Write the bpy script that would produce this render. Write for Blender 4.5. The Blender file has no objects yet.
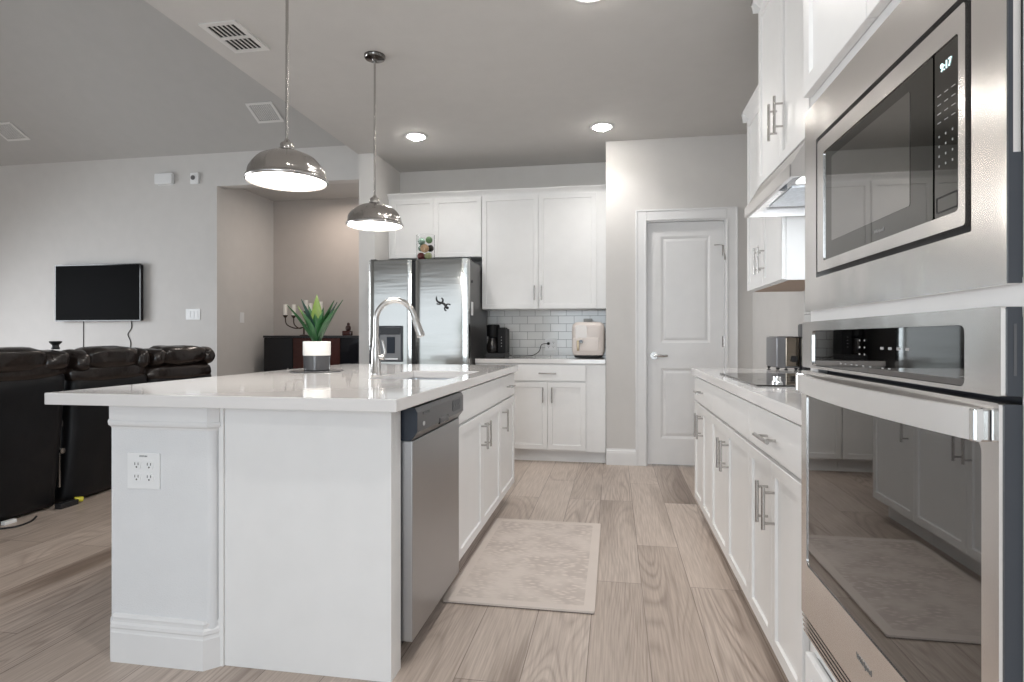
import bpy, bmesh, math, random
from mathutils import Vector, Matrix, noise
random.seed(7)
PI = math.pi
sc = bpy.context.scene
COL = sc.collection

# ------------------------------------------------------------------ camera
cam_d = bpy.data.cameras.new('camera'); cam = bpy.data.objects.new('camera', cam_d); COL.objects.link(cam)
cam.location = (0, 0, 1.10)
cam.rotation_euler = (PI/2, 0, math.radians(9.81))
cam_d.sensor_width = 36; cam_d.lens = 590*36/1024; cam_d.shift_y = -3/1024
cam_d.clip_start = 0.05; cam_d.clip_end = 200
sc.camera = cam
# ------------------------------------------------------------------ world, exposure, window light
w = bpy.data.worlds.new('world'); sc.world = w; w.use_nodes = True
bg = w.node_tree.nodes['Background']; bg.inputs[0].default_value = (0.86, 0.93, 1.0, 1); bg.inputs[1].default_value = 0.45
sc.view_settings.view_transform = 'Standard'; sc.view_settings.look = 'None'
sc.view_settings.gamma = 1; sc.view_settings.use_curve_mapping = False
sc.view_settings.exposure = 0.52
try:
    sc.cycles.max_bounces = 10; sc.cycles.diffuse_bounces = 5; sc.cycles.glossy_bounces = 5; sc.cycles.use_denoising = True
    sc.cycles.sample_clamp_indirect = 6
except Exception: pass

def area(name, loc, rot, sx, sy, power, col, shape='RECTANGLE', spread=PI):
    l = bpy.data.lights.new(name, 'AREA'); l.shape = shape; l.size = sx
    if shape in ('RECTANGLE', 'ELLIPSE'): l.size_y = sy
    l.energy = power; l.color = col; l.spread = spread
    o = bpy.data.objects.new(name, l); o.location = loc; o.rotation_euler = rot; COL.objects.link(o); return o
# daylight through the rear windows (behind the camera, facing +Y) and the left living room window
area('window_light', (-5.0, -3.86, 1.35), (PI/2, 0, 0), 4.6, 2.1, 22, (0.88, 0.94, 1.0))
area('window_light', (-0.6, -3.86, 1.35), (PI/2, 0, 0), 2.0, 2.1, 64, (0.82, 0.92, 1.0))
area('window_light', (-8.24, 2.6, 1.5), (PI/2-.6, 0, -PI/2), 3.3, 1.8, 132, (0.90, 0.95, 1.0), 'RECTANGLE', 2.6)

# ------------------------------------------------------------------ materials
MATS = {}
def mat(name, col, rough=0.5, metal=0.0, nscale=0, namp=0.04, bump=0.0, bscale=60, stretch=None, emit=None, emis=0, trans=0, ior=1.45, coat=0, aniso=0, spec=0.5):
    if name in MATS: return MATS[name]
    m = bpy.data.materials.new(name); m.use_nodes = True; nt = m.node_tree; N = nt.nodes; L = nt.links
    b = N['Principled BSDF']
    b.inputs['Base Color'].default_value = (*col, 1); b.inputs['Roughness'].default_value = rough
    b.inputs['Metallic'].default_value = metal; b.inputs['IOR'].default_value = ior
    b.inputs['Specular IOR Level'].default_value = spec
    b.inputs['Transmission Weight'].default_value = trans; b.inputs['Coat Weight'].default_value = coat
    if aniso:
        b.inputs['Anisotropic'].default_value = aniso
    if emit: b.inputs['Emission Color'].default_value = (*emit, 1); b.inputs['Emission Strength'].default_value = emis
    tc = N.new('ShaderNodeTexCoord'); mp = N.new('ShaderNodeMapping'); L.new(tc.outputs['Object'], mp.inputs[0])
    if stretch: mp.inputs['Scale'].default_value = stretch
    nz = N.new('ShaderNodeTexNoise'); nz.inputs['Scale'].default_value = nscale or 8; nz.inputs['Detail'].default_value = 3
    L.new(mp.outputs[0], nz.inputs[0])
    mx = N.new('ShaderNodeMix'); mx.data_type = 'RGBA'
    mx.inputs[6].default_value = (*[max(0, c*(1-namp)) for c in col], 1); mx.inputs[7].default_value = (*[min(1, c*(1+namp)) for c in col], 1)
    L.new(nz.outputs[0], mx.inputs[0]); L.new(mx.outputs[2], b.inputs['Base Color'])
    if bump:
        n2 = N.new('ShaderNodeTexNoise'); n2.inputs['Scale'].default_value = bscale; n2.inputs['Detail'].default_value = 2
        L.new(mp.outputs[0], n2.inputs[0])
        bp = N.new('ShaderNodeBump'); bp.inputs['Strength'].default_value = bump; bp.inputs['Distance'].default_value = 0.01
        L.new(n2.outputs[0], bp.inputs['Height']); L.new(bp.outputs[0], b.inputs['Normal'])
    MATS[name] = m; return m

WALLP = mat('wall_paint', (0.61, 0.595, 0.58), 0.75, bump=0.03, bscale=120)
CEILP = mat('ceiling_paint', (0.55, 0.54, 0.525), 0.9, bump=0.03, bscale=90)
VAULTSHADE = mat('ceiling_paint_shaded', (0.445, 0.44, 0.43), 0.9, bump=0.03, bscale=90)  # kitchen ceiling paint darkened: the vault's shade put into the colour
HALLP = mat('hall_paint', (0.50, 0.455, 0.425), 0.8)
TRIM = mat('trim_white', (0.76, 0.76, 0.765), 0.35)
CABW = mat('cabinet_white', (0.81, 0.81, 0.81), 0.32)
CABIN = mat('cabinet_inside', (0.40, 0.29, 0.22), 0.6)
KNEE = mat('knee_wall_paint', (0.73, 0.74, 0.755), 0.6, bump=0.15, bscale=220)
QUARTZ = mat('quartz', (0.76, 0.745, 0.74), 0.07, nscale=3, namp=0.02, coat=0.3)
STEEL = mat('brushed_steel', (0.70, 0.685, 0.675), 0.26, 1.0, nscale=3, namp=0.05, bump=0.03, bscale=3)
SATIN = mat('satin_handle', (0.86, 0.85, 0.84), 0.38, 0.85)
STEELW = mat('wavy_steel', (0.80, 0.78, 0.765), 0.22, 1.0, nscale=3, namp=0.05, bump=1.0, bscale=3.2, stretch=(1, 1, .45))
STEELF = mat('fridge_steel', (0.52, 0.525, 0.51), 0.15, 1.0, nscale=3, namp=0.04, bump=0.10, bscale=5, stretch=(0.25, 1, 2.6))
STEELD = mat('dishwasher_steel', (0.40, 0.40, 0.405), 0.33, 1.0, nscale=3, namp=0.05)
CHROME = mat('chrome', (0.75, 0.75, 0.75), 0.08, 1.0)
NICKEL = mat('brushed_nickel', (0.50, 0.485, 0.47), 0.25, 1.0)
SHADE = mat('pendant_nickel', (0.50, 0.48, 0.465), 0.22, 1.0, aniso=0.6)
_nt = SHADE.node_tree; _tg = _nt.nodes.new('ShaderNodeTangent'); _tg.direction_type = 'RADIAL'; _tg.axis = 'Z'; _nt.links.new(_tg.outputs[0], _nt.nodes['Principled BSDF'].inputs['Tangent'])
BLACKG = mat('black_gloss', (0.01, 0.01, 0.012), 0.08)
BLACKM = mat('black_matte', (0.015, 0.015, 0.017), 0.5)
DARKG = mat('dark_grey_plastic', (0.045, 0.05, 0.06), 0.35)
DWPAN = mat('graphite_panel', (0.12, 0.12, 0.125), 0.28, 0.6)
DWSIDE = mat('blue_black_plastic', (0.015, 0.022, 0.035), 0.4)
OVENG = mat('oven_glass', (0.20, 0.20, 0.20), 0.02, 1.0, bump=0.02, bscale=2.5)
MWG = mat('microwave_glass', (0.15, 0.147, 0.14), 0.02, 1.0)
MWIN = mat('microwave_inner_window', (0.34, 0.33, 0.32), 0.03, 1.0)
COOKG = mat('cooktop_glass', (0.03, 0.027, 0.025), 0.03, spec=0.9)
LEATH = mat('brown_black_leather', (0.016, 0.011, 0.0095), 0.24, nscale=14, namp=0.3, bump=0.4, bscale=15, coat=0.1)
LEATHD = mat('black_leather', (0.0065, 0.0068, 0.0085), 0.42, nscale=4, namp=0.3, bump=0.6, bscale=4, spec=0.3)
TVM = mat('tv_screen', (0.002, 0.002, 0.0025), 0.5, spec=0.03)
CERW = mat('white_ceramic', (0.84, 0.82, 0.79), 0.3)
CERG = mat('grey_glaze', (0.075, 0.075, 0.08), 0.12)
SLATE = mat('slate', (0.07, 0.07, 0.075), 0.25)
LEAF1 = mat('dark_leaf', (0.022, 0.085, 0.028), 0.35, nscale=20, namp=0.3)
LEAF2 = mat('light_leaf', (0.16, 0.24, 0.05), 0.4, nscale=20, namp=0.3)
LEAF3 = mat('blue_green_leaf', (0.02, 0.05, 0.04), 0.35, nscale=20, namp=0.3)
CREAM = mat('cream_plastic', (0.68, 0.62, 0.585), 0.35)
GOLD = mat('brass', (0.42, 0.34, 0.24), 0.3, 0.9)
CANDLE = mat('candle_wax', (0.85, 0.82, 0.76), 0.5)
GLASS = mat('clear_glass', (1, 1, 1), 0.02, trans=1.0, ior=1.2)
REDW = mat('red_brown_wood', (0.05, 0.012, 0.008), 0.2, nscale=12, namp=0.4, stretch=(1, 1, 8))
PLATE = mat('plate_white', (0.80, 0.81, 0.82), 0.35)
SLOT = mat('slot_dark', (0.05, 0.05, 0.055), 0.6)
VENTD = mat('vent_dark', (0.02, 0.02, 0.02), 0.8)
VENTG = mat('vent_grey', (0.13, 0.13, 0.125), 0.7)
VENTF = mat('vent_frame', (0.66, 0.655, 0.645), 0.5)
LAMPE = mat('lamp_glow', (1, 1, 1), 0.5, emit=(1.0, 0.96, 0.90), emis=5)
CANE = mat('downlight_glow', (1, 1, 1), 0.5, emit=(1.0, 0.95, 0.88), emis=62)
HOODE = mat('hood_lens_glow', (1, 1, 1), 0.5, emit=(0.95, 0.98, 1.0), emis=2.2)
CLOCKE = mat('clock_digits', (0.7, 0.9, 0.9), 0.5, emit=(0.75, 1.0, 1.0), emis=0.9)
PRINT = mat('printed_white', (0.55, 0.55, 0.55), 0.5)
PRINTM = mat('printed_grey', (0.36, 0.36, 0.36), 0.5)
PRINTD = mat('printed_dark', (0.12, 0.12, 0.12), 0.4)
YEL = mat('yellow_plastic', (0.6, 0.55, 0.05), 0.4)
FILTER = mat('hood_filter', (0.55, 0.58, 0.62), 0.35, 1.0, nscale=60, namp=0.3)
TOAST = mat('toaster_bronze', (0.22, 0.185, 0.15), 0.12, 1.0)
TOASTG = mat('toaster_grey', (0.20, 0.20, 0.21), 0.3, 0.6)
GRASS = mat('lawn', (0.10, 0.20, 0.06), 0.9, nscale=40, namp=0.4)
HEDGE = mat('hedge_leaves', (0.16, 0.34, 0.22), 0.9, nscale=6, namp=0.5)

def floor_mat():
    m = bpy.data.materials.new('oak_planks'); m.use_nodes = True; N = m.node_tree.nodes; L = m.node_tree.links; b = N['Principled BSDF']
    tc = N.new('ShaderNodeTexCoord')
    mp = N.new('ShaderNodeMapping'); mp.inputs['Rotation'].default_value = (0, 0, PI/2); L.new(tc.outputs['Object'], mp.inputs[0])
    mp.inputs['Location'].default_value = (0, -0.121, 0)   # plank joints fall at x = 0.088 + 0.21 k
    br = N.new('ShaderNodeTexBrick'); L.new(mp.outputs[0], br.inputs[0])
    br.inputs['Scale'].default_value = 1; br.inputs['Brick Width'].default_value = 1.35; br.inputs['Row Height'].default_value = 0.21
    br.offset = 0.37; br.offset_frequency = 3; br.squash = 1
    br.inputs['Mortar Size'].default_value = 0.0018; br.inputs['Mortar Smooth'].default_value = 0.2; br.inputs['Bias'].default_value = 0.0
    br.inputs['Color1'].default_value = (0, 0, 0, 1); br.inputs['Color2'].default_value = (1, 1, 1, 1); br.inputs['Mortar'].default_value = (0.5, 0.5, 0.5, 1)
    # per-plank shift of the grain
    sep = N.new('ShaderNodeSeparateColor'); L.new(br.outputs['Color'], sep.inputs[0])
    comb = N.new('ShaderNodeCombineXYZ')
    mu = N.new('ShaderNodeMath'); mu.operation = 'MULTIPLY'; mu.inputs[1].default_value = 37.0; L.new(sep.outputs[0], mu.inputs[0]); L.new(mu.outputs[0], comb.inputs[2])
    mp2 = N.new('ShaderNodeMapping'); mp2.inputs['Scale'].default_value = (1.0, 0.13, 1.0); L.new(tc.outputs['Object'], mp2.inputs[0])
    add = N.new('ShaderNodeVectorMath'); L.new(mp2.outputs[0], add.inputs[0]); L.new(comb.outputs[0], add.inputs[1])
    # cathedral grain: contour lines of a stretched smooth noise
    n1 = N.new('ShaderNodeTexNoise'); n1.inputs['Scale'].default_value = 3.4; n1.inputs['Detail'].default_value = 1.5; n1.inputs['Roughness'].default_value = 0.45; n1.inputs['Distortion'].default_value = 0.6; L.new(add.outputs[0], n1.inputs[0])
    m1 = N.new('ShaderNodeMath'); m1.operation = 'MULTIPLY'; m1.inputs[1].default_value = 26.0; L.new(n1.outputs[0], m1.inputs[0])
    fr = N.new('ShaderNodeMath'); fr.operation = 'PINGPONG'; fr.inputs[1].default_value = 0.5; L.new(m1.outputs[0], fr.inputs[0])
    mr = N.new('ShaderNodeMapRange'); mr.inputs[1].default_value = 0.0; mr.inputs[2].default_value = 0.3; mr.inputs[3].default_value = 1.0; mr.inputs[4].default_value = 0.0; L.new(fr.outputs[0], mr.inputs[0])
    mask = N.new('ShaderNodeTexNoise'); mask.inputs['Scale'].default_value = 2.2; mask.inputs['Detail'].default_value = 1; L.new(add.outputs[0], mask.inputs[0])
    mk = N.new('ShaderNodeMapRange'); mk.inputs[1].default_value = 0.42; mk.inputs[2].default_value = 0.62; L.new(mask.outputs[0], mk.inputs[0])
    gr = N.new('ShaderNodeMath'); gr.operation = 'MULTIPLY'; L.new(mr.outputs[0], gr.inputs[0]); L.new(mk.outputs[0], gr.inputs[1])
    # fine fibre
    mp3 = N.new('ShaderNodeMapping'); mp3.inputs['Scale'].default_value = (90, 3.0, 1); L.new(tc.outputs['Object'], mp3.inputs[0])
    n3 = N.new('ShaderNodeTexNoise'); n3.inputs['Scale'].default_value = 1.5; n3.inputs['Detail'].default_value = 4; L.new(mp3.outputs[0], n3.inputs[0])
    # knots
    n4 = N.new('ShaderNodeTexNoise'); n4.inputs['Scale'].default_value = 2.6; n4.inputs['Detail'].default_value = 2; L.new(add.outputs[0], n4.inputs[0])
    k4 = N.new('ShaderNodeMapRange'); k4.inputs[1].default_value = 0.60; k4.inputs[2].default_value = 0.72; L.new(n4.outputs[0], k4.inputs[0])
    base = N.new('ShaderNodeValToRGB'); L.new(sep.outputs[0], base.inputs[0]); cr = base.color_ramp
    cr.elements[0].position = 0; cr.elements[0].color = (0.51, 0.425, 0.368, 1); cr.elements[1].position = 1; cr.elements[1].color = (0.60, 0.51, 0.45, 1)
    def mixmul(a, fac_sock, col, name):
        mx = N.new('ShaderNodeMix'); mx.data_type = 'RGBA'; mx.blend_type = 'MULTIPLY'; L.new(a, mx.inputs[6]); mx.inputs[7].default_value = col; L.new(fac_sock, mx.inputs[0]); return mx.outputs[2]
    g1 = N.new('ShaderNodeMath'); g1.operation = 'MULTIPLY'; g1.inputs[1].default_value = 0.75; L.new(gr.outputs[0], g1.inputs[0])
    c = mixmul(base.outputs[0], g1.outputs[0], (0.56, 0.52, 0.50, 1), 'g')
    f1 = N.new('ShaderNodeMapRange'); f1.inputs[1].default_value = 0.35; f1.inputs[2].default_value = 0.75; L.new(n3.outputs[0], f1.inputs[0])
    c = mixmul(c, f1.outputs[0], (0.68, 0.66, 0.64, 1), 'f')
    c = mixmul(c, k4.outputs[0], (0.50, 0.46, 0.43, 1), 'k')
    sm = N.new('ShaderNodeMath'); sm.operation = 'MULTIPLY'; sm.inputs[1].default_value = 0.8; L.new(br.outputs['Fac'], sm.inputs[0])
    c = mixmul(c, sm.outputs[0], (0.34, 0.31, 0.29, 1), 'm')
    L.new(c, b.inputs['Base Color']); b.inputs['Roughness'].default_value = 0.38
    bp = N.new('ShaderNodeBump'); bp.inputs['Strength'].default_value = 0.25; bp.inputs['Distance'].default_value = 0.002; bp.invert = True
    ad = N.new('ShaderNodeMath'); L.new(br.outputs['Fac'], ad.inputs[0]); L.new(gr.outputs[0], ad.inputs[1]); L.new(ad.outputs[0], bp.inputs['Height']); L.new(bp.outputs[0], b.inputs['Normal'])
    return m
FLOORM = floor_mat()

def tile_mat(name, axis):
    m = bpy.data.materials.new(name); m.use_nodes = True; N = m.node_tree.nodes; L = m.node_tree.links; b = N['Principled BSDF']
    tc = N.new('ShaderNodeTexCoord'); sp = N.new('ShaderNodeSeparateXYZ'); cb = N.new('ShaderNodeCombineXYZ')
    L.new(tc.outputs['Object'], sp.inputs[0]); L.new(sp.outputs[axis], cb.inputs[0]); L.new(sp.outputs[2], cb.inputs[1])
    br = N.new('ShaderNodeTexBrick'); L.new(cb.outputs[0], br.inputs[0]); br.inputs['Scale'].default_value = 1
    br.inputs['Brick Width'].default_value = 0.154; br.inputs['Row Height'].default_value = 0.0775; br.offset = 0.5
    br.inputs['Mortar Size'].default_value = 0.0022; br.inputs['Mortar Smooth'].default_value = 0.3
    br.inputs['Color1'].default_value = (0.68, 0.685, 0.675, 1); br.inputs['Color2'].default_value = (0.76, 0.76, 0.75, 1); br.inputs['Mortar'].default_value = (0.27, 0.27, 0.27, 1)
    L.new(br.outputs['Color'], b.inputs['Base Color']); b.inputs['Roughness'].default_value = 0.12
    bp = N.new('ShaderNodeBump'); bp.inputs['Strength'].default_value = 0.5; bp.inputs['Distance'].default_value = 0.003; bp.invert = True
    L.new(br.outputs['Fac'], bp.inputs['Height']); L.new(bp.outputs[0], b.inputs['Normal'])
    return m
TILEX = tile_mat('subway_tile', 0); TILEY = tile_mat('subway_tile_side', 1)

def rug_mat():
    m = bpy.data.materials.new('cushioned_mat'); m.use_nodes = True; N = m.node_tree.nodes; L = m.node_tree.links; b = N['Principled BSDF']
    tc = N.new('ShaderNodeTexCoord')
    vo = N.new('ShaderNodeTexVoronoi'); vo.inputs['Scale'].default_value = 26; vo.feature = 'SMOOTH_F1'; vo.inputs['Smoothness'].default_value = .4; mp = N.new('ShaderNodeMapping'); mp.inputs['Scale'].default_value = (1, 2.1, 1)
    L.new(tc.outputs['Object'], mp.inputs[0]); L.new(mp.outputs[0], vo.inputs[0])
    rp = N.new('ShaderNodeValToRGB'); L.new(vo.outputs['Distance'], rp.inputs[0])
    rp.color_ramp.elements[0].color = (0.68, 0.60, 0.545, 1); rp.color_ramp.elements[0].position = 0.2
    rp.color_ramp.elements[1].color = (0.52, 0.45, 0.41, 1); rp.color_ramp.elements[1].position = 0.5
    nz = N.new('ShaderNodeTexNoise'); nz.inputs['Scale'].default_value = 6; L.new(tc.outputs['Object'], nz.inputs[0])
    mx = N.new('ShaderNodeMix'); mx.data_type = 'RGBA'; mx.inputs[6].default_value = (0.65, 0.575, 0.525, 1)
    mr = N.new('ShaderNodeMapRange'); mr.inputs[1].default_value = 0.35; mr.inputs[2].default_value = 0.6; L.new(nz.outputs[0], mr.inputs[0]); L.new(mr.outputs[0], mx.inputs[0]); L.new(rp.outputs[0], mx.inputs[7])
    L.new(mx.outputs[2], b.inputs['Base Color']); b.inputs['Roughness'].default_value = 0.75
    bp = N.new('ShaderNodeBump'); bp.inputs['Strength'].default_value = 0.6; bp.inputs['Distance'].default_value = 0.004; bp.invert = True
    L.new(vo.outputs['Distance'], bp.inputs['Height']); L.new(bp.outputs[0], b.inputs['Normal'])
    return m
RUGM = rug_mat(); RUGB = mat('mat_border', (0.65, 0.575, 0.525), 0.7, bump=0.2, bscale=300); RUGE = mat('mat_underside', (0.03, 0.03, 0.03), 0.8)

# ------------------------------------------------------------------ mesh helpers
def B(): return bmesh.new()
def bx(bm, x0, x1, y0, y1, z0, z1, bev=0.0, seg=2):
    x0, x1 = min(x0, x1), max(x0, x1); y0, y1 = min(y0, y1), max(y0, y1); z0, z1 = min(z0, z1), max(z0, z1)
    r = bmesh.ops.create_cube(bm, size=1); vs = r['verts']
    bmesh.ops.scale(bm, vec=(x1-x0, y1-y0, z1-z0), verts=vs); bmesh.ops.translate(bm, vec=((x0+x1)/2, (y0+y1)/2, (z0+z1)/2), verts=vs)
    if bev:
        es = list({e for v in vs for e in v.link_edges})
        bmesh.ops.bevel(bm, geom=es, offset=bev, segments=seg, affect='EDGES', profile=0.6)
    return bm
def prism(bm, pts, axis, a, b_, bev=0):
    """closed outline pts (2-D) swept along axis from a to b_. axis 0: pts are (y,z); 1: (x,z); 2: (x,y)"""
    def v3(p, t): return {0: (t, p[0], p[1]), 1: (p[0], t, p[1]), 2: (p[0], p[1], t)}[axis]
    A = [bm.verts.new(v3(p, a)) for p in pts]; C = [bm.verts.new(v3(p, b_)) for p in pts]; n = len(pts)
    fs = [bm.faces.new(A), bm.faces.new(C[::-1])]
    for i in range(n): fs.append(bm.faces.new((A[i], C[i], C[(i+1) % n], A[(i+1) % n])))
    bmesh.ops.recalc_face_normals(bm, faces=fs)
    return bm
def cyl(bm, p0, p1, r0, r1=None, n=20, cap=True):
    p0 = Vector(p0); p1 = Vector(p1); d = p1-p0; r1 = r0 if r1 is None else r1
    M = Matrix.Translation((p0+p1)/2) @ d.to_track_quat('Z', 'Y').to_matrix().to_4x4()
    bmesh.ops.create_cone(bm, cap_ends=cap, cap_tris=False, segments=n, radius1=r0, radius2=r1, depth=d.length, matrix=M); return bm
def lathe(bm, prof, c=(0, 0), n=40, close=False):
    rings = []
    for r, z in prof:
        rings.append([bm.verts.new((c[0]+r*math.cos(2*PI*i/n), c[1]+r*math.sin(2*PI*i/n), z)) for i in range(n)] if r > 1e-6 else [bm.verts.new((c[0], c[1], z))])
    fs = []
    for a, b_ in zip(rings, rings[1:]):
        for i in range(n):
            j = (i+1) % n
            if len(a) == 1 and len(b_) == 1: continue
            if len(a) == 1: fs.append(bm.faces.new((a[0], b_[i], b_[j])))
            elif len(b_) == 1: fs.append(bm.faces.new((a[i], b_[0], a[j])))
            else: fs.append(bm.faces.new((a[i], b_[i], b_[j], a[j])))
    bmesh.ops.recalc_face_normals(bm, faces=fs); return bm
def sweep(bm, pts, rad, n=12):
    pts = [Vector(p) for p in pts]; rads = rad if isinstance(rad, (list, tuple)) else [rad]*len(pts)
    T = []
    for i in range(len(pts)):
        t = (pts[min(i+1, len(pts)-1)]-pts[max(i-1, 0)]).normalized(); T.append(t)
    u = T[0].orthogonal().normalized(); rings = []
    for i, p in enumerate(pts):
        u = (u - T[i]*u.dot(T[i])).normalized(); v = T[i].cross(u)
        rings.append([bm.verts.new(p+rads[i]*(math.cos(2*PI*k/n)*u+math.sin(2*PI*k/n)*v)) for k in range(n)])
    fs = []
    for a, b_ in zip(rings, rings[1:]):
        for k in range(n): fs.append(bm.faces.new((a[k], b_[k], b_[(k+1) % n], a[(k+1) % n])))
    fs.append(bm.faces.new(rings[0])); fs.append(bm.faces.new(rings[-1][::-1]))
    bmesh.ops.recalc_face_normals(bm, faces=fs); return bm
def smooth_pts(ctrl, k=6):
    P = [Vector(p) for p in ctrl]; P = [P[0]]+P+[P[-1]]; out = []
    for i in range(1, len(P)-2):
        for s in range(k):
            t = s/k; a, b_, c, d = P[i-1], P[i], P[i+1], P[i+2]
            out.append(0.5*((2*b_)+(-a+c)*t+(2*a-5*b_+4*c-d)*t*t+(-a+3*b_-3*c+d)*t**3))
    out.append(P[-2]); return out
def ell(bm, c, r, p=2.5, seg=20, rings=12, rot=0, wr=0.0, seed=0):
    """soft superellipsoid"""
    vs = bmesh.ops.create_uvsphere(bm, u_segments=seg, v_segments=rings, radius=1)['verts']
    for v in vs:
        d = v.co.normalized(); q = (abs(d.x)**p+abs(d.y)**p+abs(d.z)**p)**(-1/p); v.co = d*q
        co = Vector((v.co.x*r[0], v.co.y*r[1], v.co.z*r[2]))
        if wr: co *= 1+wr*(noise.noise(Vector((co.x*9+seed, co.y*6, co.z*9)))+.5*noise.noise(Vector((co.x*24+seed, co.y*15, co.z*24))))
        v.co = Matrix.Rotation(rot, 3, 'Z') @ co + Vector(c)
    return bm
def obj(name, bm, m, parent=None, smooth=None, world=False):
    """link one mesh; world=True: the verts are in world space and are moved into the parent's frame"""
    me = bpy.data.meshes.new(name); 
    if world and parent is not None:
        r = parent
        M = Matrix.Identity(4); chain = []
        while r is not None: chain.append(r); r = r.parent
        for q in reversed(chain): M = M @ Matrix.LocRotScale(q.location, q.rotation_euler, q.scale)
        bm.transform(M.inverted())
    bm.to_mesh(me); bm.free(); me.materials.append(m)
    o = bpy.data.objects.new(name, me); COL.objects.link(o)
    if parent is not None: o.parent = parent
    if smooth is not None:
        me.polygons.foreach_set('use_smooth', [True]*len(me.polygons))
        if smooth < PI:
            try: me.set_sharp_from_angle(angle=smooth)
            except Exception: pass
    return o
SM = math.radians(35)
def tag(o, label, cat, group=None):
    o['label'] = label; o['category'] = cat
    if group: o['group'] = group
    return o
def thing(name, label, cat, loc=(0, 0, 0), rz=0, group=None):
    o = bpy.data.objects.new(name, None); COL.objects.link(o); o.empty_display_size = 0.1
    o.location = loc; o.rotation_euler = (0, 0, rz); return tag(o, label, cat, group)
def struct(name, bm, m, parent=None, **k):
    o = obj(name, bm, m, parent, **k)
    if parent is None: o['kind'] = 'structure'
    return o
def text(name, s, size, m, parent, loc, rot, depth=0.0004, align='CENTER'):
    cu = bpy.data.curves.new(name, 'FONT'); cu.body = s; cu.size = size; cu.extrude = depth; cu.align_x = align; cu.align_y = 'CENTER'
    t = bpy.data.objects.new(name, cu); COL.objects.link(t)
    dg = bpy.context.evaluated_depsgraph_get(); me = bpy.data.meshes.new_from_object(t.evaluated_get(dg))
    bpy.data.objects.remove(t); bpy.data.curves.remove(cu)
    me.materials.clear(); me.materials.append(m)
    me.transform(Matrix.LocRotScale(Vector(loc), rot, None) if not isinstance(rot, Matrix) else Matrix.Translation(loc) @ rot.to_4x4())
    o = bpy.data.objects.new(name, me); COL.objects.link(o); o.parent = parent
    return o
def plate_pts(x0, x1, z0, z1, r, n=5):
    pts = []
    for cx, cz, a0 in ((x1-r, z1-r, 0), (x0+r, z1-r, PI/2), (x0+r, z0+r, PI), (x1-r, z0+r, 1.5*PI)):
        for i in range(n+1): a = a0+PI/2*i/n; pts.append((cx+r*math.cos(a), cz+r*math.sin(a)))
    return pts
def ring_frame(bm, outer, inner, axis, a, b_):
    """frame between two outlines with equal point counts"""
    def v3(p, t): return {0: (t, p[0], p[1]), 1: (p[0], t, p[1]), 2: (p[0], p[1], t)}[axis]
    n = len(outer); V = [[bm.verts.new(v3(p, t)) for p in P] for P in (outer, inner) for t in (a, b_)]
    oa, ob, ia, ib = V; fs = []
    for i in range(n):
        j = (i+1) % n
        for q in ((oa[i], oa[j], ia[j], ia[i]), (ob[j], ob[i], ib[i], ib[j]), (oa[j], oa[i], ob[i], ob[j]), (ia[i], ia[j], ib[j], ib[i])): fs.append(bm.faces.new(q))
    bmesh.ops.recalc_face_normals(bm, faces=fs); return bm

# ------------------------------------------------------------------ key planes (metres)
XR = 1.14       # right wall
YP = 5.204      # pantry wall face
YA = 5.81       # alcove back wall
XA = -0.07      # right side of the alcove
ZC = 2.81       # kitchen ceiling
ZL = 3.05       # living ceiling
XS = -2.345     # edge of the kitchen ceiling
YT = 5.60       # far (television) wall
XH = -4.125     # left edge of the hall opening
YH = 6.65       # hall back wall
XL = -8.3; YR = -3.9

# ------------------------------------------------------------------ the room
struct('floor', bx(B(), XL-.2, XR+.2, YR-.2, 7.0, -0.1, 0), FLOORM)
struct('ceiling', bx(B(), XS, XR+.2, YR-.2, YA+.1, ZC, ZC+.1), CEILP)
VK, YRG = .5, 2.6; ZRG = ZL+VK*(YT-YRG)       # vaulted living ceiling: slope, ridge line
struct('ceiling', prism(B(), [(YT+.12, ZL-.06), (YRG, ZRG), (YR-.12, ZL), (YR-.12, ZL+.12), (YRG, ZRG+.12), (YT+.12, ZL+.12)], 0, XL-.12, XS-.0005), VAULTSHADE)
struct('wall_vault', prism(B(), [(YR, ZC+.1005), (YT, ZC+.1005), (YT, ZL), (YRG, ZRG), (YR, ZL)], 0, XS, XS+.1), WALLP)
struct('wall_gable', prism(B(), [(YR, ZL+.002), (YT, ZL+.002), (YRG, ZRG)], 0, XL-.12, XL), WALLP)
struct('ceiling', bx(B(), XH, -2.336, YT+.12, YH, 2.78, 2.88), CEILP)
struct('wall_right', bx(B(), XR, XR+.12, YR, YP+.12, 0, ZC), WALLP)
b = B()   # pantry wall with its door opening 0.275..0.93 x 0..2.105
bx(b, XA, 0.272, YP, YP+.12, 0, ZC); bx(b, 0.932, XR, YP, YP+.12, 0, ZC); bx(b, 0.272, 0.932, YP, YP+.12, 2.108, ZC)
struct('wall_pantry', b, WALLP)
struct('wall_alcove_right', bx(B(), XA, XA+.12, YP+.12, YA+.1, 0, ZC), WALLP)
struct('wall_alcove', bx(B(), -2.178, XA, YA, YA+.1, 0, ZC), WALLP)
struct('wall_refrigerator_side', bx(B(), -2.335, -2.178, 5.16, 6.9, 0, ZC), WALLP)
b = B(); bx(b, XL, XH, YT, YT+.12, 0, ZL); bx(b, XH, -2.336, YT, YT+.12, 2.70, ZL); struct('wall_far', b, WALLP)
struct('wall_hall_left', bx(B(), XH-.12, XH, YT+.12, YH+.1, 0, 2.88), WALLP)
struct('wall_hall_back', bx(B(), XH, -2.336, YH, YH+.1, 0, 2.88), HALLP)
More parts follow.
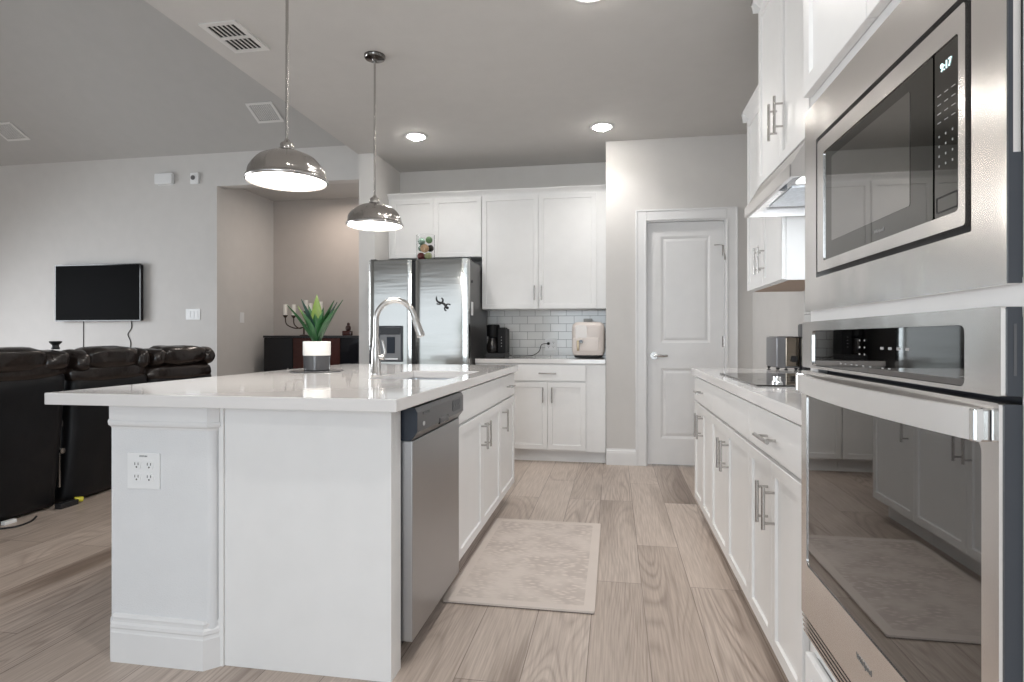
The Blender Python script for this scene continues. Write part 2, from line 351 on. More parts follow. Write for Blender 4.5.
# left wall with a big window opening y 0.9..4.3, z 0.55..2.45
b = B(); bx(b, XL-.12, XL, YR, 0.9, 0, ZL); bx(b, XL-.12, XL, 4.3, YT+.12, 0, ZL); bx(b, XL-.12, XL, 0.9, 4.3, 0, .55); bx(b, XL-.12, XL, 0.9, 4.3, 2.45, ZL)
struct('wall_left', b, WALLP)
# rear wall with two openings
b = B(); ZW0, ZW1 = .30, 2.40
bx(b, XL, -7.6, YR-.12, YR, 0, ZL); bx(b, -2.3, -1.6, YR-.12, YR, 0, ZC); bx(b, .4, XR, YR-.12, YR, 0, ZC)
bx(b, -7.6, -2.3, YR-.12, YR, ZW1, ZC); bx(b, -1.6, .4, YR-.12, YR, ZW1, ZC); bx(b, -7.6, -2.3, YR-.12, YR, 0, ZW0); bx(b, -1.6, .4, YR-.12, YR, 0, ZW0); bx(b, XL, XS, YR-.12, YR, ZC, ZL)
struct('wall_rear', b, WALLP)
def window(i, kind, a0, a1, z0, z1, nm):
    root = bpy.data.objects.new('window_%d' % i, None); COL.objects.link(root); root['kind'] = 'structure'
    f = B(); t = .05
    def q(u0, u1, w0, w1):
        if kind == 'y': bx(f, u0, u1, YR-.09, YR-.03, w0, w1)
        else: bx(f, XL-.09, XL-.03, u0, u1, w0, w1)
    q(a0, a1, z0, z0+t); q(a0, a1, z1-t, z1); q(a0, a0+t, z0+t, z1-t); q(a1-t, a1, z0+t, z1-t)
    for k in range(1, nm):
        u = a0+(a1-a0)*k/nm; q(u-.025, u+.025, z0+t, z1-t)
    q(a0+t, a1-t, 1.92, 1.96)
    obj('window_frame', f, TRIM, root)
window(1, 'y', -7.6, -2.3, ZW0, ZW1, 3); window(2, 'y', -1.6, .4, ZW0, ZW1, 2); window(3, 'x', 0.9, 4.3, .55, 2.45, 3)
struct('ground_outside', bx(B(), -30, 25, -30, YR-.2, -.35, -.25), GRASS)

# baseboards
def bb_prof(d, h): return [(0, 0), (-d, 0), (-d, h*.74), (-d*.85, h*.80), (-d*.85, h*.86), (-d*.35, h*.93), (-d*.3, h), (0, h)]
struct('baseboard_pantry', prism(B(), [(YP+p[0], p[1]) for p in bb_prof(.016, .14)], 0, XA+.004, 0.183), TRIM)
struct('baseboard_far', prism(B(), [(YT+p[0], p[1]) for p in bb_prof(.016, .14)], 0, XL, XH), TRIM)
struct('baseboard_hall', prism(B(), [(YH+p[0], p[1]) for p in bb_prof(.016, .14)], 0, XH, -2.336), TRIM)
# door casing
b = B(); cw = .089
for x0, x1 in ((0.183, 0.272), (0.932, 1.021)):
    bx(b, x0, x1, YP-.018, YP, 0, 2.20, .004)
bx(b, 0.2725, 0.9315, YP-.018, YP, 2.1085, 2.20, .004)
inner = ((0.262, 0.272), (0.932, 0.942))
for x0, x1 in inner: bx(b, x0, x1, YP-.024, YP-.017, 0, 2.117, .002)
bx(b, 0.2725, 0.9315, YP-.024, YP-.017, 2.108, 2.118, .002)
for x0, x1 in ((0.183, 0.197), (1.007, 1.021)): bx(b, x0, x1, YP-.023, YP-.017, 0, 2.20, .002)
bx(b, 0.1975, 1.0065, YP-.023, YP-.017, 2.186, 2.20, .002)
bx(b, 0.272, 0.284, YP, YP+.11, 0, 2.108); bx(b, 0.920, 0.932, YP, YP+.11, 0, 2.108); bx(b, 0.284, 0.920, YP, YP+.11, 2.097, 2.108)
struct('trim_1', b, TRIM)
# the pantry door
door = bpy.data.objects.new('door_1', None); COL.objects.link(door); door['kind'] = 'structure'; door.location = (0.602, YP+.045, 0)
def panel_door():
    b = B(); x0, x1, z0, z1 = -.315, .315, .012, 2.094; yf, yb = -.018, .018
    px0, px1 = -.205, .205
    zs = [(.235, .843), (1.058, 1.975)]
    bx(b, x0, x1, yf+.010, yb, z0, z1)
    for a in ((x0, px0, z0, z1), (px1, x1, z0, z1), (px0, px1, z0, zs[0][0]), (px0, px1, zs[0][1], zs[1][0]), (px0, px1, zs[1][1], z1)):
        bx(b, a[0], a[1], yf, yf+.010, a[2], a[3])
    for za, zb in zs:
        o_ = [(px0, za), (px1, za), (px1, zb), (px0, zb)]
        i_ = [(px0+.022, za+.022), (px1-.022, za+.022), (px1-.022, zb-.022), (px0+.022, zb-.022)]
        # moulding slope and raised field
        V = [b.verts.new((p[0], yf, p[1])) for p in o_]; W = [b.verts.new((p[0], yf+.009, p[1])) for p in i_]
        for i in range(4): b.faces.new((V[i], V[(i+1) % 4], W[(i+1) % 4], W[i]))
        V2 = [b.verts.new((p[0], yf+.0092, p[1])) for p in i_]
        i2 = [(px0+.045, za+.045), (px1-.045, za+.045), (px1-.045, zb-.045), (px0+.045, zb-.045)]
        W2 = [b.verts.new((p[0], yf+.003, p[1])) for p in i2]
        for i in range(4): b.faces.new((V2[i], V2[(i+1) % 4], W2[(i+1) % 4], W2[i]))
        b.faces.new(W2)
    return b
obj('door_panel', panel_door(), TRIM, door)
b = B(); cyl(b, (-.262, -.018, .948), (-.262, -.030, .948), .031, n=28); cyl(b, (-.262, -.030, .948), (-.262, -.060, .948), .011)
sweep(b, smooth_pts([(-.262, -.060, .948), (-.235, -.064, .950), (-.19, -.060, .946), (-.150, -.056, .948)], 4), [.010]*12+[.007]); obj('door_handle', b, NICKEL, door, smooth=SM)
for zh in (.25, 1.07, 1.84):
    b = B(); cyl(b, (.318, -.022, zh-.045), (.318, -.022, zh+.045), .006, n=12); bx(b, .300, .316, -.0195, -.018, zh-.045, zh+.045); obj('hinge', b, NICKEL, door, smooth=SM)
b = B(); cyl(b, (.318, -.022, 1.888), (.318, -.022, 1.80), .005, n=10); sweep(b, [(.318, -.025, 1.885), (.27, -.045, 1.888), (.235, -.030, 1.888)], .004, 8); cyl(b, (.318, -.03, 1.85), (.318, -.05, 1.76), .007, n=10); obj('door_stop', b, NICKEL, door, smooth=SM)

# ------------------------------------------------------------------ tile backsplash
tag(obj('tile_backsplash', bx(B(), -2.0, XA-.001, YA-.009, YA-.0005, .914, 1.40), TILEX), 'grey-white subway tile backsplash behind the coffee maker', 'backsplash')
tag(obj('tile_backsplash', bx(B(), XR-.009, XR-.0005, 1.56, 3.81, .914, 1.86), TILEY), 'white subway tile backsplash behind the cooktop, under the range hood', 'backsplash')

# ------------------------------------------------------------------ cabinets.  local frame: x along the run, front towards -y, floor at z 0
def shaker(x0, x1, z0, z1, th=.020, fr=.058, y=0.0):
    b = B(); bx(b, x0, x1, y-th, y-.0005, z0, z1, .0015, 1)
    f = min(b.faces, key=lambda f: f.calc_center_median().y-f.calc_area()*10 if abs(f.normal.y+1) < .01 else 9)
    bmesh.ops.inset_region(b, faces=[f], thickness=fr-.0015, depth=0)
    bmesh.ops.inset_region(b, faces=[f], thickness=.004, depth=-.0085)
    return b
def slab(x0, x1, z0, z1, th=.020, y=0.0):
    return bx(B(), x0, x1, y-th, y-.0005, z0, z1, .0022, 2)
def bar(parent, x, z, vertical=True, L=.135, y=-.020, name='handle', post=.096):
    b = B(); r = .006
    if vertical:
        cyl(b, (x, y-.034, z-L/2), (x, y-.034, z+L/2), r, n=14)
        for s in (-1, 1): cyl(b, (x, y-.0005, z+s*post/2), (x, y-.034, z+s*post/2), .0045, n=10)
    else:
        cyl(b, (x-L/2, y-.034, z), (x+L/2, y-.034, z), r, n=14)
        for s in (-1, 1): cyl(b, (x+s*post/2, y-.0005, z), (x+s*post/2, y-.034, z), .0045, n=10)
    return obj(name, b, NICKEL, parent, smooth=SM)
def crown_prof(z0, h, d):  # (y, z) profile outwards to -y
    return [(0, z0), (-.004, z0), (-.006, z0+h*.18), (-d*.35, z0+h*.42), (-d*.75, z0+h*.72), (-d, z0+h*.86), (-d, z0+h), (0, z0+h)]
def cabinet(name, label, loc, rz, w_, depth, z0, z1, fronts, toe=True, toe_back=.07, crown=None, xl=None, xr=None, group=None, hollow=False, under=None):
    t = thing(name, label, 'cabinet', loc, rz, group)
    x0, x1 = (-w_/2 if xl is None else xl), (w_/2 if xr is None else xr)
    b = B()
    if hollow:   # open inside (sink base): sides, floor, back, face rails
        bx(b, x0, x0+.018, .0185, depth, z0, z1-.001); bx(b, x1-.018, x1, .0185, depth, z0, z1-.001); bx(b, x0+.018, x1-.018, .0185, depth, z0, z0+.018)
        bx(b, x0+.018, x1-.018, depth-.01, depth, z0+.018, z1-.001)
        bx(b, x0, x0+.04, 0, .018, z0, z1-.001); bx(b, x1-.04, x1, 0, .018, z0, z1-.001); bx(b, x0+.04, x1-.04, 0, .018, z0, z0+.04); bx(b, x0+.04, x1-.04, 0, .018, .69, .735); bx(b, x0+.04, x1-.04, 0, .018, z1-.03, z1-.001)
    else: bx(b, x0, x1, 0, depth, z0, z1-.001)
    obj('body', b, CABW, t)
    if toe: obj('toe_kick', bx(B(), x0+.001, x1-.001, toe_back, toe_back+.016, 0.0, z0-.0005), CABW, t)
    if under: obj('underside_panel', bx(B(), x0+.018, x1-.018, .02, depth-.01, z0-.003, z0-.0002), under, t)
    for fr in fronts:
        kind, a, c, za, zb = fr[:5]
        if kind == 'door': o = obj('door', shaker(a, c, za, zb), CABW, t)
        else: o = obj('drawer' if kind == 'drawer' else 'false_front', slab(a, c, za, zb), CABW, t)
        if len(fr) > 5 and fr[5]:
            h = fr[5]; bar(o, h[1], h[2], h[0] == 'v', L=h[3] if len(h) > 3 else .135)
    if crown:
        zc, h, d, le, re = crown
        pr = crown_prof(zc, h, d); b = B()
        prism(b, pr, 0, x0-(d if le else 0), x1+(d if re else 0))
        # returns along the exposed ends
        if re: prism(b, [(x1-p[0], p[1]) for p in pr], 1, -d, depth)
        if le: prism(b, [(x0+p[0], p[1]) for p in pr], 1, -d, depth)
        obj('crown_moulding', b, CABW, t)
    return t
def pair(x0, x1, z0, z1, hz, off=.04, L=.135):
    m = (x0+x1)/2
    return [('door', x0, m-.0015, z0, z1, ('v', m-off, hz, L)), ('door', m+.0015, x1, z0, z1, ('v', m+off, hz, L))]
RZR = -PI/2   # right run, faces -X: local x = centre - Y
XD = .512     # carcass face of the right base run
def right_base(label, ya, yb, fr, **k):
    c = (ya+yb)/2
    return cabinet('base_cabinet', label, (XD, c, 0), RZR, ya-yb, XR-.004-XD, .105, .872, fr, group='base cabinets', **k)
g = .002
def fr3(half, extra=0, drawer=True, h=.0): pass
w1 = 3.80-3.165; right_base('narrow far base cabinet of the cooktop run, one handled drawer over two doors', 3.80, 3.165,
    [('drawer', -w1/2+g+.004, w1/2-g, .722, .862, ('h', 0, .79))]+pair(-w1/2+g+.004, w1/2-g, .118, .708, .60))
w2 = 3.165-2.30; right_base('middle base cabinet under the black cooktop, plain panel over two doors', 3.165, 2.30,
    [('panel', -w2/2+g, w2/2-g, .722, .862)]+pair(-w2/2+g, w2/2-g, .118, .708, .585))
c3 = (2.30+1.56)/2; w3 = 2.30-1.56
right_base('near base cabinet beside the wall oven, handled drawer over two doors', 2.30, 1.56,
    [('drawer', -w3/2+g, w3/2-.115, .722, .862, ('h', -.052, .782, .17))]+pair(-w3/2+g, w3/2-.115, .118, .708, .57))
# right worktop
tag(obj('countertop', bx(B(), .472, XR-.0095, 1.575, 3.812, .874, .914, .004), QUARTZ), 'white quartz countertop along the right wall, holding the cooktop', 'countertop')

# tall oven column  Y 0.70 .. 1.55, face X .475
XO = .475
col_t = thing('oven_cabinet', 'tall white cabinet column housing the microwave and the wall oven', 'cabinet', (XO, 1.125, 0), RZR)
b = B(); h_ = .425; D = XR-.004-XO
bx(b, -h_, -h_+.02, .002, D, .105, 2.72); bx(b, h_-.02, h_, .002, D, .105, 2.72)          # sides (local x)
for za, zb in ((.105, .125), (.375, .395), (1.139, 1.162), (1.648, 1.668), (2.70, 2.72)): bx(b, -h_+.02, h_-.02, .02, D, za, zb)
bx(b, -h_+.02, h_-.02, D-.01, D, .125, 2.70)
# face frame
bx(b, -h_, -h_+.055, 0, .02, .105, 2.72); bx(b, h_-.088, h_, 0, .02, .105, 2.72)
for za, zb in ((.105, .125), (.345, .40), (1.128, 1.172), (1.630, 1.70), (2.66, 2.72)): bx(b, -h_+.055, h_-.088, 0, .02, za, zb)
obj('body', b, CABW, col_t)
obj('toe_kick', bx(B(), -h_+.001, h_-.001, .07, .086, 0, .1045), CABW, col_t)
d = obj('drawer', shaker(-.40, .375, .115, .344), CABW, col_t); bar(d, 0, .23, False, .17)
for a, c, hx in ((-.415, -.0515, -.095), (-.0485, .375, -.005)):
    o = obj('door', shaker(a, c, 1.685, 2.70), CABW, col_t); bar(o, hx, 1.95, True)
obj('crown_moulding', prism(B(), crown_prof(2.72, .05, .045), 0, -h_-.045, h_), CABW, col_t)

# upper cabinets on the right wall
def right_upper(label, X, ya, yb, z0, z1, fr, crown):
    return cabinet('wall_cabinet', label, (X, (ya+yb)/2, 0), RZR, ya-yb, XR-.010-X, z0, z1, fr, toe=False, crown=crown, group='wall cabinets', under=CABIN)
wu = 3.84-3.07
right_upper('far white wall cabinet beyond the range hood on the right wall', .83, 3.84, 3.072, 1.385, 2.45, pair(-wu/2+g, wu/2-g, 1.388, 2.435, 1.53, L=.15), (2.43, .07, .045, True, False))
wm = 3.07-2.30
right_upper('deeper, higher wall cabinet directly above the range hood', .72, 3.07, 2.302, 1.842, 2.735, pair(-wm/2+g, wm/2-g, 1.845, 2.70, 2.04, off=.045, L=.16), (2.70, .07, .045, True, True))
right_upper('wall cabinet squeezed between the range hood cabinet and the oven column', .83, 2.30, 1.56, 1.385, 2.45, pair(-.37+g, .37-g, 1.388, 2.435, 1.53), (2.43, .07, .045, False, False))

# back wall cabinets (front faces -Y)
YB = 5.19
b0, b1 = -1.235, -.0725
xc = -.575; t = cabinet('base_cabinet', 'white base cabinet on the back wall under the coffee maker and air fryer', (xc, YB, 0), 0, .67, YA-.010-YB, .105, .872,
    [('drawer', -.335, .333, .722, .862, ('h', 0, .79, .155))]+pair(-.335, .333, .118, .708, .60), xr=XA-.0025-xc, xl=-.338, group='base cabinets')
cabinet('base_cabinet', 'narrow base cabinet right beside the refrigerator, mostly behind the island', (-1.075, YB, 0), 0, .32, YA-.010-YB, .105, .872,
    [('drawer', -.155, .155, .722, .862, ('h', 0, .79)), ('door', -.155, .155, .118, .708, ('v', .11, .60))], xl=-.157, xr=.161, group='base cabinets')
tag(obj('countertop', bx(B(), -1.232, XA-.002, YB-.022, YA-.0095, .874, .914, .004), QUARTZ), 'white quartz countertop on the back wall under the tile backsplash', 'countertop')
YU = 5.49
t = cabinet('wall_cabinet', 'tall double-door wall cabinet above the coffee maker counter', (-.70, YU, 0), 0, 1.07, YA-.010-YU, 1.372, 2.455,
    pair(-.534, .541, 1.375, 2.44, 1.52, off=.033), toe=False, crown=(2.445, .055, .045, False, False), xl=-.534, xr=XA-.0025+.70, group='wall cabinets')
t = cabinet('wall_cabinet', 'short double-door wall cabinet above the refrigerator', (-1.71, YU, 0), 0, .94, YA-.010-YU, 1.872, 2.455,
    [('door', -.432, -.0015, 1.875, 2.44), ('door', .0015, .468, 1.875, 2.44)], toe=False, crown=(2.445, .055, .045, False, False), xl=-.4655, xr=.4735, group='wall cabinets')

# ------------------------------------------------------------------ island
RZI = PI/2    # faces +X: local x = Y - centre
XI = -.690
def island_cab(label, ya, yb, fr, **k):
    return cabinet('base_cabinet', label, (XI, (ya+yb)/2, 0), RZI, yb-ya, .60, .105, .872, fr, group='base cabinets', **k)
wA = 3.475-2.505
island_cab('island base cabinet under the sink, plain panel over two doors', 2.505, 3.475, [('panel', -wA/2+g, wA/2-g, .722, .862)]+pair(-wA/2+g, wA/2-g, .118, .708, .60), hollow=True)
wB = 3.975-3.475
island_cab('far island base cabinet with one small drawer and a single door', 3.475, 3.975, [('drawer', -wB/2+g, wB/2-g, .722, .862, ('h', 0, .79)), ('door', -wB/2+g, wB/2-g, .118, .708, ('v', -wB/2+.055, .60))])
# end panel towards the viewer (board with thin edge batten)
isl = thing('island_end_panel', 'plain white end panel closing the near end of the island beside the dishwasher', 'panel', (-1.0, 1.80, 0))
b = B(); bx(b, -1.288, -.700, 1.788, 1.812, .0, .8735, .001, 1); bx(b, -.742, -.700, 1.8125, 1.873, .0, .8735); obj('board', b, CABW, isl, world=True)
b = B(); bx(b, -1.3065, -1.2885, 1.7805, 1.81, .0, .8735, .001, 1); obj('edge_batten', b, CABW, isl, world=True)
# knee wall
kw = thing('island_half_wall', 'white textured half wall with moulded cap and baseboard, left end of the island', 'half wall', (-1.50, 2.9, 0))
KX0, KX1, KY0, KY1 = -1.714, -1.3095, 1.760, 3.97
rk = .028; out = [(KX1, KY1), (KX0, KY1)]+[(KX0+rk-rk*math.cos(a), KY0+rk-rk*math.sin(a)) for a in [PI/2*k/6 for k in range(7)]]+[(KX1-rk+rk*math.sin(a), KY0+rk-rk*math.cos(a)) for a in [PI/2*k/6 for k in range(7)]]
obj('wall_core', prism(B(), out, 2, 0, .8735), KNEE, kw, world=True, smooth=math.radians(30))
# near corner of the baseboard is cut at an angle as in the photograph
def wrapc(prof, bm, ch=.034):
    cc = lambda o: ch+o*.586
    def ring(o): return [(KX1, KY0+.05), (KX1+o, KY0+.05) if KY0-o+cc(o) < KY0+.049 else (KX1+o, KY0+.05), (KX1+o, KY0-o+cc(o)), (KX1+o-cc(o), KY0-o), (KX0-o+cc(o), KY0-o), (KX0-o, KY0-o+cc(o)), (KX0-o, KY1)][1:]
    R_ = [[bm.verts.new((x, y, z)) for x, y in ring(o)] for o, z in prof]; fs = []
    n = len(R_[0])
    for a, c in zip(R_, R_[1:]):
        for i in range(n-1): fs.append(bm.faces.new((a[i], a[i+1], c[i+1], c[i])))
    for k in (0, n-1): fs.append(bm.faces.new([r[k] for r in R_]))
    bmesh.ops.recalc_face_normals(bm, faces=fs); return bm
obj('baseboard', wrapc([(0, 0), (.0165, 0), (.0165, .100), (.0145, .104), (.0135, .112), (.0162, .118), (.015, .128), (.009, .134), (.009, .142), (.0105, .150), (.006, .158), (0, .160)], B()), TRIM, kw, world=True)
obj('cap_moulding', wrapc([(0, .790), (.003, .791), (.004, .797), (.012, .804), (.0135, .812), (.012, .818), (.0095, .820), (.0100, .8725), (0, .8728)], B(), .020), TRIM, kw, world=True)
# island countertop with the sink cut out
def slab_hole(bm, X, Y, z0, z1, hole):
    xs = [X[0], hole[0], hole[1], X[1]]; ys = [Y[0], hole[2], hole[3], Y[1]]
    V = {}
    for k, z in enumerate((z0, z1)):
        for i, x in enumerate(xs):
            for j, y in enumerate(ys): V[i, j, k] = bm.verts.new((x, y, z))
    for i in range(3):
        for j in range(3):
            if (i, j) == (1, 1): continue
            bm.faces.new((V[i, j, 1], V[i+1, j, 1], V[i+1, j+1, 1], V[i, j+1, 1])); bm.faces.new((V[i, j, 0], V[i, j+1, 0], V[i+1, j+1, 0], V[i+1, j, 0]))
    for i in range(3):
        bm.faces.new((V[i, 0, 0], V[i+1, 0, 0], V[i+1, 0, 1], V[i, 0, 1])); bm.faces.new((V[i, 3, 0], V[i, 3, 1], V[i+1, 3, 1], V[i+1, 3, 0]))
        bm.faces.new((V[0, i, 0], V[0, i, 1], V[0, i+1, 1], V[0, i+1, 0])); bm.faces.new((V[3, i, 0], V[3, i+1, 0], V[3, i+1, 1], V[3, i, 1]))
    c = [(1, 1), (2, 1), (2, 2), (1, 2)]
    for q in range(4):
        (a, b_), (c_, d_) = c[q], c[(q+1) % 4]
        bm.faces.new((V[a, b_, 0], V[a, b_, 1], V[c_, d_, 1], V[c_, d_, 0]))
    bmesh.ops.recalc_face_normals(bm, faces=bm.faces)
    es = [e for e in bm.edges if len(e.link_faces) == 2 and e.calc_face_angle() > 1]
    bmesh.ops.bevel(bm, geom=es, offset=.003, segments=2, affect='EDGES', profile=.6)
    # rounded vertical outer corners are within the bevel
    return bm
HX0, HX1, HY0, HY1 = -1.125, -.742, 2.545, 3.215
tag(obj('island_countertop', slab_hole(B(), (-1.905, -.650), (1.702, 4.012), .874, .914, (HX0, HX1, HY0, HY1)), QUARTZ), 'large white quartz island countertop with a cut-out for the sink', 'countertop')
# sink
sk = thing('sink', 'stainless undermount sink set into the island countertop', 'sink', ((HX0+HX1)/2, (HY0+HY1)/2, .68))
b = B(); o0 = plate_pts(HX0-.02, HX1+.02, HY0-.02, HY1+.02, .02); i0 = plate_pts(HX0-.004, HX1+.004, HY0-.004, HY1+.004, .02)
levels = [(o0, .8732), (i0, .8732), (plate_pts(HX0+.004, HX1-.004, HY0+.004, HY1-.004, .03), .70), (plate_pts(HX0+.03, HX1-.03, HY0+.03, HY1-.03, .03), .68)]
R_ = [[b.verts.new((p[0], p[1], z)) for p in P] for P, z in levels]
for a, c in zip(R_, R_[1:]):
    n = len(a)
    for i in range(n): b.faces.new((a[i], a[(i+1) % n], c[(i+1) % n], c[i]))
b.faces.new(R_[-1]); bmesh.ops.recalc_face_normals(b, faces=b.faces)
SINK = mat('sink_steel', (0.62, 0.63, 0.66), 0.3, 1.0)
obj('basin', b, SINK, sk, world=True)
b = B(); cyl(b, (-.93, 2.88, .6805), (-.93, 2.88, .684), .045, n=24); obj('drain', b, CHROME, sk, smooth=SM, world=True)
# faucet
fc = thing('faucet', 'tall gooseneck pull-down faucet beside the island sink', 'faucet', (-1.212, 2.885, .914))
b = B(); lathe(b, [(0, .9142), (.029, .9142), (.029, .920), (.0255, .925), (.0245, 1.02), (.020, 1.06), (.0165, 1.10), (.0165, 1.105), (0, 1.105)], (-1.212, 2.885), 28); obj('body', b, NICKEL, fc, smooth=SM, world=True)
b = B(); pts = [Vector((-1.212, 2.885, 1.10)), Vector((-1.212, 2.885, 1.19))]
R0 = .104; cx_ = -1.212+R0
for i in range(0, 17):
    a = PI-(PI*1.0)*i/16*.92; pts.append(Vector((cx_+R0*math.cos(a), 2.885, 1.19+R0*math.sin(a))))
e_dir = (pts[-1]-pts[-2]).normalized(); pts.append(pts[-1]+e_dir*.02)
sweep(b, pts, .0145, 16); obj('neck', b, NICKEL, fc, smooth=SM, world=True)
b = B(); p = pts[-1]; sweep(b, [p-e_dir*.005, p+e_dir*.005, p+e_dir*.075, p+e_dir*.090, p+e_dir*.096], [.0165, .0175, .0215, .0215, .017], 18); obj('spray_head', b, NICKEL, fc, smooth=SM, world=True)
b = B(); cyl(b, (-1.197, 2.885, 1.0), (-1.167, 2.885, 1.0), .014, n=16); sweep(b, [(-1.172, 2.885, 1.0), (-1.162, 2.884, 1.03), (-1.172, 2.88, 1.075), (-1.177, 2.88, 1.09)], [.008, .008, .007, .005], 10); obj('lever', b, NICKEL, fc, smooth=SM, world=True)
# outlet on the half wall
def outlet_plate(label, loc, rz, w_, h, gangs, kind='outlet', name='wall_outlet', cat='outlet'):
    t = thing(name, label, cat, loc, rz)
    obj('plate', bx(B(), -w_/2, w_/2, -.006, -.0003, -h/2, h/2, .002, 2), PLATE, t)
    for gx in gangs:
        if kind == 'outlet':
            for s in (-1, 1):
                b = B(); z = s*.021; prism(b, plate_pts(gx-.015, gx+.015, z-.0145, z+.0145, .010), 1, -.0085, -.006)
                r = obj('receptacle', b, PLATE, t)
                b = B(); bx(b, gx-.0075, gx-.0050, -.0089, -.0085, z-.001, z+.008); bx(b, gx+.0050, gx+.0075, -.0089, -.0085, z-.001, z+.008); cyl(b, (gx, -.0085, z-.0075), (gx, -.0089, z-.0075), .003, n=10)
                obj('slots', b, SLOT, r)
        else:
            b = B(); bx(b, gx-.016, gx+.016, -.009, -.006, -.033, .033, .001, 1); obj('rocker', b, PLATE, t)
    return t
o = outlet_plate('square white double outlet plate on the end of the island half wall', (-1.569, KY0, .650), 0, .124, .122, (-.024, .024))
text('imprint', 'LEVITON', .0075, SLOT, o, (0, -.0063, .050), Matrix.Rotation(PI/2, 3, 'X'))

# dishwasher (faces +X)
dw = thing('dishwasher', 'stainless dishwasher with graphite control panel in the island', 'dishwasher', (XI, 2.188, 0), RZI)
hw = .302
obj('tub', bx(B(), -hw+.004, hw-.004, .046, .56, .10, .868), DWSIDE, dw)
b = B(); bx(b, -hw, hw, -.026, .0455, .082, .754, .004, 2); obj('door', b, STEELD, dw)
b = B(); prof = [(.0455, .756), (-.022, .756), (-.044, .785), (-.044, .850), (-.036, .866), (.0455, .866)]
prism(b, prof, 0, -hw+.0005, hw); cpn = obj('control_panel', b, DWPAN, dw)
b = B(); prism(b, [(q[0]*.98, q[1]) for q in prof], 0, -hw-.002, -hw+.0004); obj('end_cap', b, DWSIDE, cpn)
b = B(); bx(b, -.05, .07, -.046, -.038, .776, .800, .002, 1); obj('pocket_handle', b, BLACKG, cpn)
b = B(); bx(b, -.245, -.175, -.0452, -.044, .838, .846); obj('indicator_window', b, BLACKG, cpn)
b = B(); prism(b, plate_pts(.13, .25, .800, .845, .012), 1, -.0455, -.044); obj('button_field', b, DARKG, cpn)
b = B()
for k in range(4): cyl(b, (.15+k*.027, -.0455, .823), (.15+k*.027, -.0465, .823), .006, n=12)
obj('buttons', b, DWPAN, cpn)
b = B(); cyl(b, (-.235, -.044, .806), (-.235, -.0455, .806), .011, n=20); bmesh.ops.scale(b, vec=(1, 1, .7), verts=b.verts, space=Matrix.Translation((0, 0, -.806))); obj('badge', b, PRINT, cpn)
obj('kick_plate', bx(B(), -hw+.004, hw-.004, .06, .075, .0, .0995), BLACKM, dw)

# ------------------------------------------------------------------ wall oven (faces -X); local x = 1.165 - Y
ov = thing('wall_oven', 'stainless built-in wall oven with wide curved handle under the microwave', 'oven', (XO, 1.165, 0), RZR)
L0, L1 = -.375, .375
obj('oven_box', bx(B(), -.34, .34, .021, .56, .402, 1.126), DARKG, ov)
b = B(); ring_frame(b, plate_pts(L0, L1, 1.030, 1.138, .004), plate_pts(-.305, .301, 1.036, 1.117, .010), 1, -.022, -.0005); obj('control_frame', b, STEELW, ov)
cg = obj('control_glass', prism(B(), plate_pts(-.3045, .3005, 1.0365, 1.1165, .010), 1, -.0185, -.001), OVENG, ov)
tx = Matrix.Rotation(PI/2, 3, 'X')
for x in (.045, .075, .105, .135): obj('key_marking', bx(B(), x, x+.012, -.0190, -.0185, 1.080, 1.0845), PRINTM, cg)
for r in range(3):
    for c in range(2): obj('key_marking', bx(B(), -.045+c*.022, -.041+c*.022, -.0190, -.0185, 1.068+r*.013, 1.071+r*.013), PRINTM, cg)
for x in (-.14, -.115, -.085, -.06, -.03, 0, .05, .075): obj('key_marking', bx(B(), x, x+.008, -.0190, -.0185, 1.047, 1.0492), PRINTM, cg)
ckk = obj('side_cheek', bx(B(), L1-.0002, L1+.0018, -.016, -.0005, 1.031, 1.137), DARKG, ov)
obj('vent_slot', bx(B(), L1+.0017, L1+.0022, -.0095, -.0065, 1.055, 1.117), DWPAN, ckk)
dr = B(); ring_frame(dr, plate_pts(L0, L1, .436, 1.022, .004), plate_pts(-.338, .341, .560, .972, .014), 1, -.024, -.002); do = obj('door', dr, STEELW, ov)
obj('window_glass', prism(B(), plate_pts(-.3375, .3405, .5605, .9715, .014), 1, -.0215, -.003), OVENG, do)
b = B(); n = 24; pts_o = []; pts_i = []
for i in range(n+1):
    u = -1+2*i/n; bow = -.034-.024*(1-u*u); pts_o.append((u*.350, bow-.007)); pts_i.append((u*.350, bow+.005))
prism(b, pts_o+pts_i[::-1], 2, .974, 1.013); hb = obj('handle', b, SATIN, do, smooth=math.radians(25))
for s in (-1, 1): obj('end_cap', bx(B(), s*.3545-.006, s*.3545+.006, -.043, -.0245, .973, 1.014, .003, 2), CHROME, hb)
text('logo', 'Whirlpool', .016, PRINTD, do, (-.01, -.0243, .502), tx)
b = B(); sweep(b, [(-.03+.030*math.cos(a)+.02, -.0243, .503+.006*math.sin(a)) for a in [PI*.2+1.5*PI*k/20 for k in range(21)]], .0004, 6); obj('logo_ring', b, PRINTM, do)
obj('side_cheek', bx(B(), L1-.0002, L1+.0018, -.019, -.0005, .437, 1.021), DARKG, ov)
vt = B()
for k in range(4): bx(vt, L0+.002, L1-.002, -.020-.001*k, -.0005, .389+k*.012, .3945+k*.012)
obj('vent_trim', vt, STEEL, ov); obj('vent_back', bx(B(), L0+.003, L1-.003, -.010, -.0006, .388, .434), BLACKM, ov)

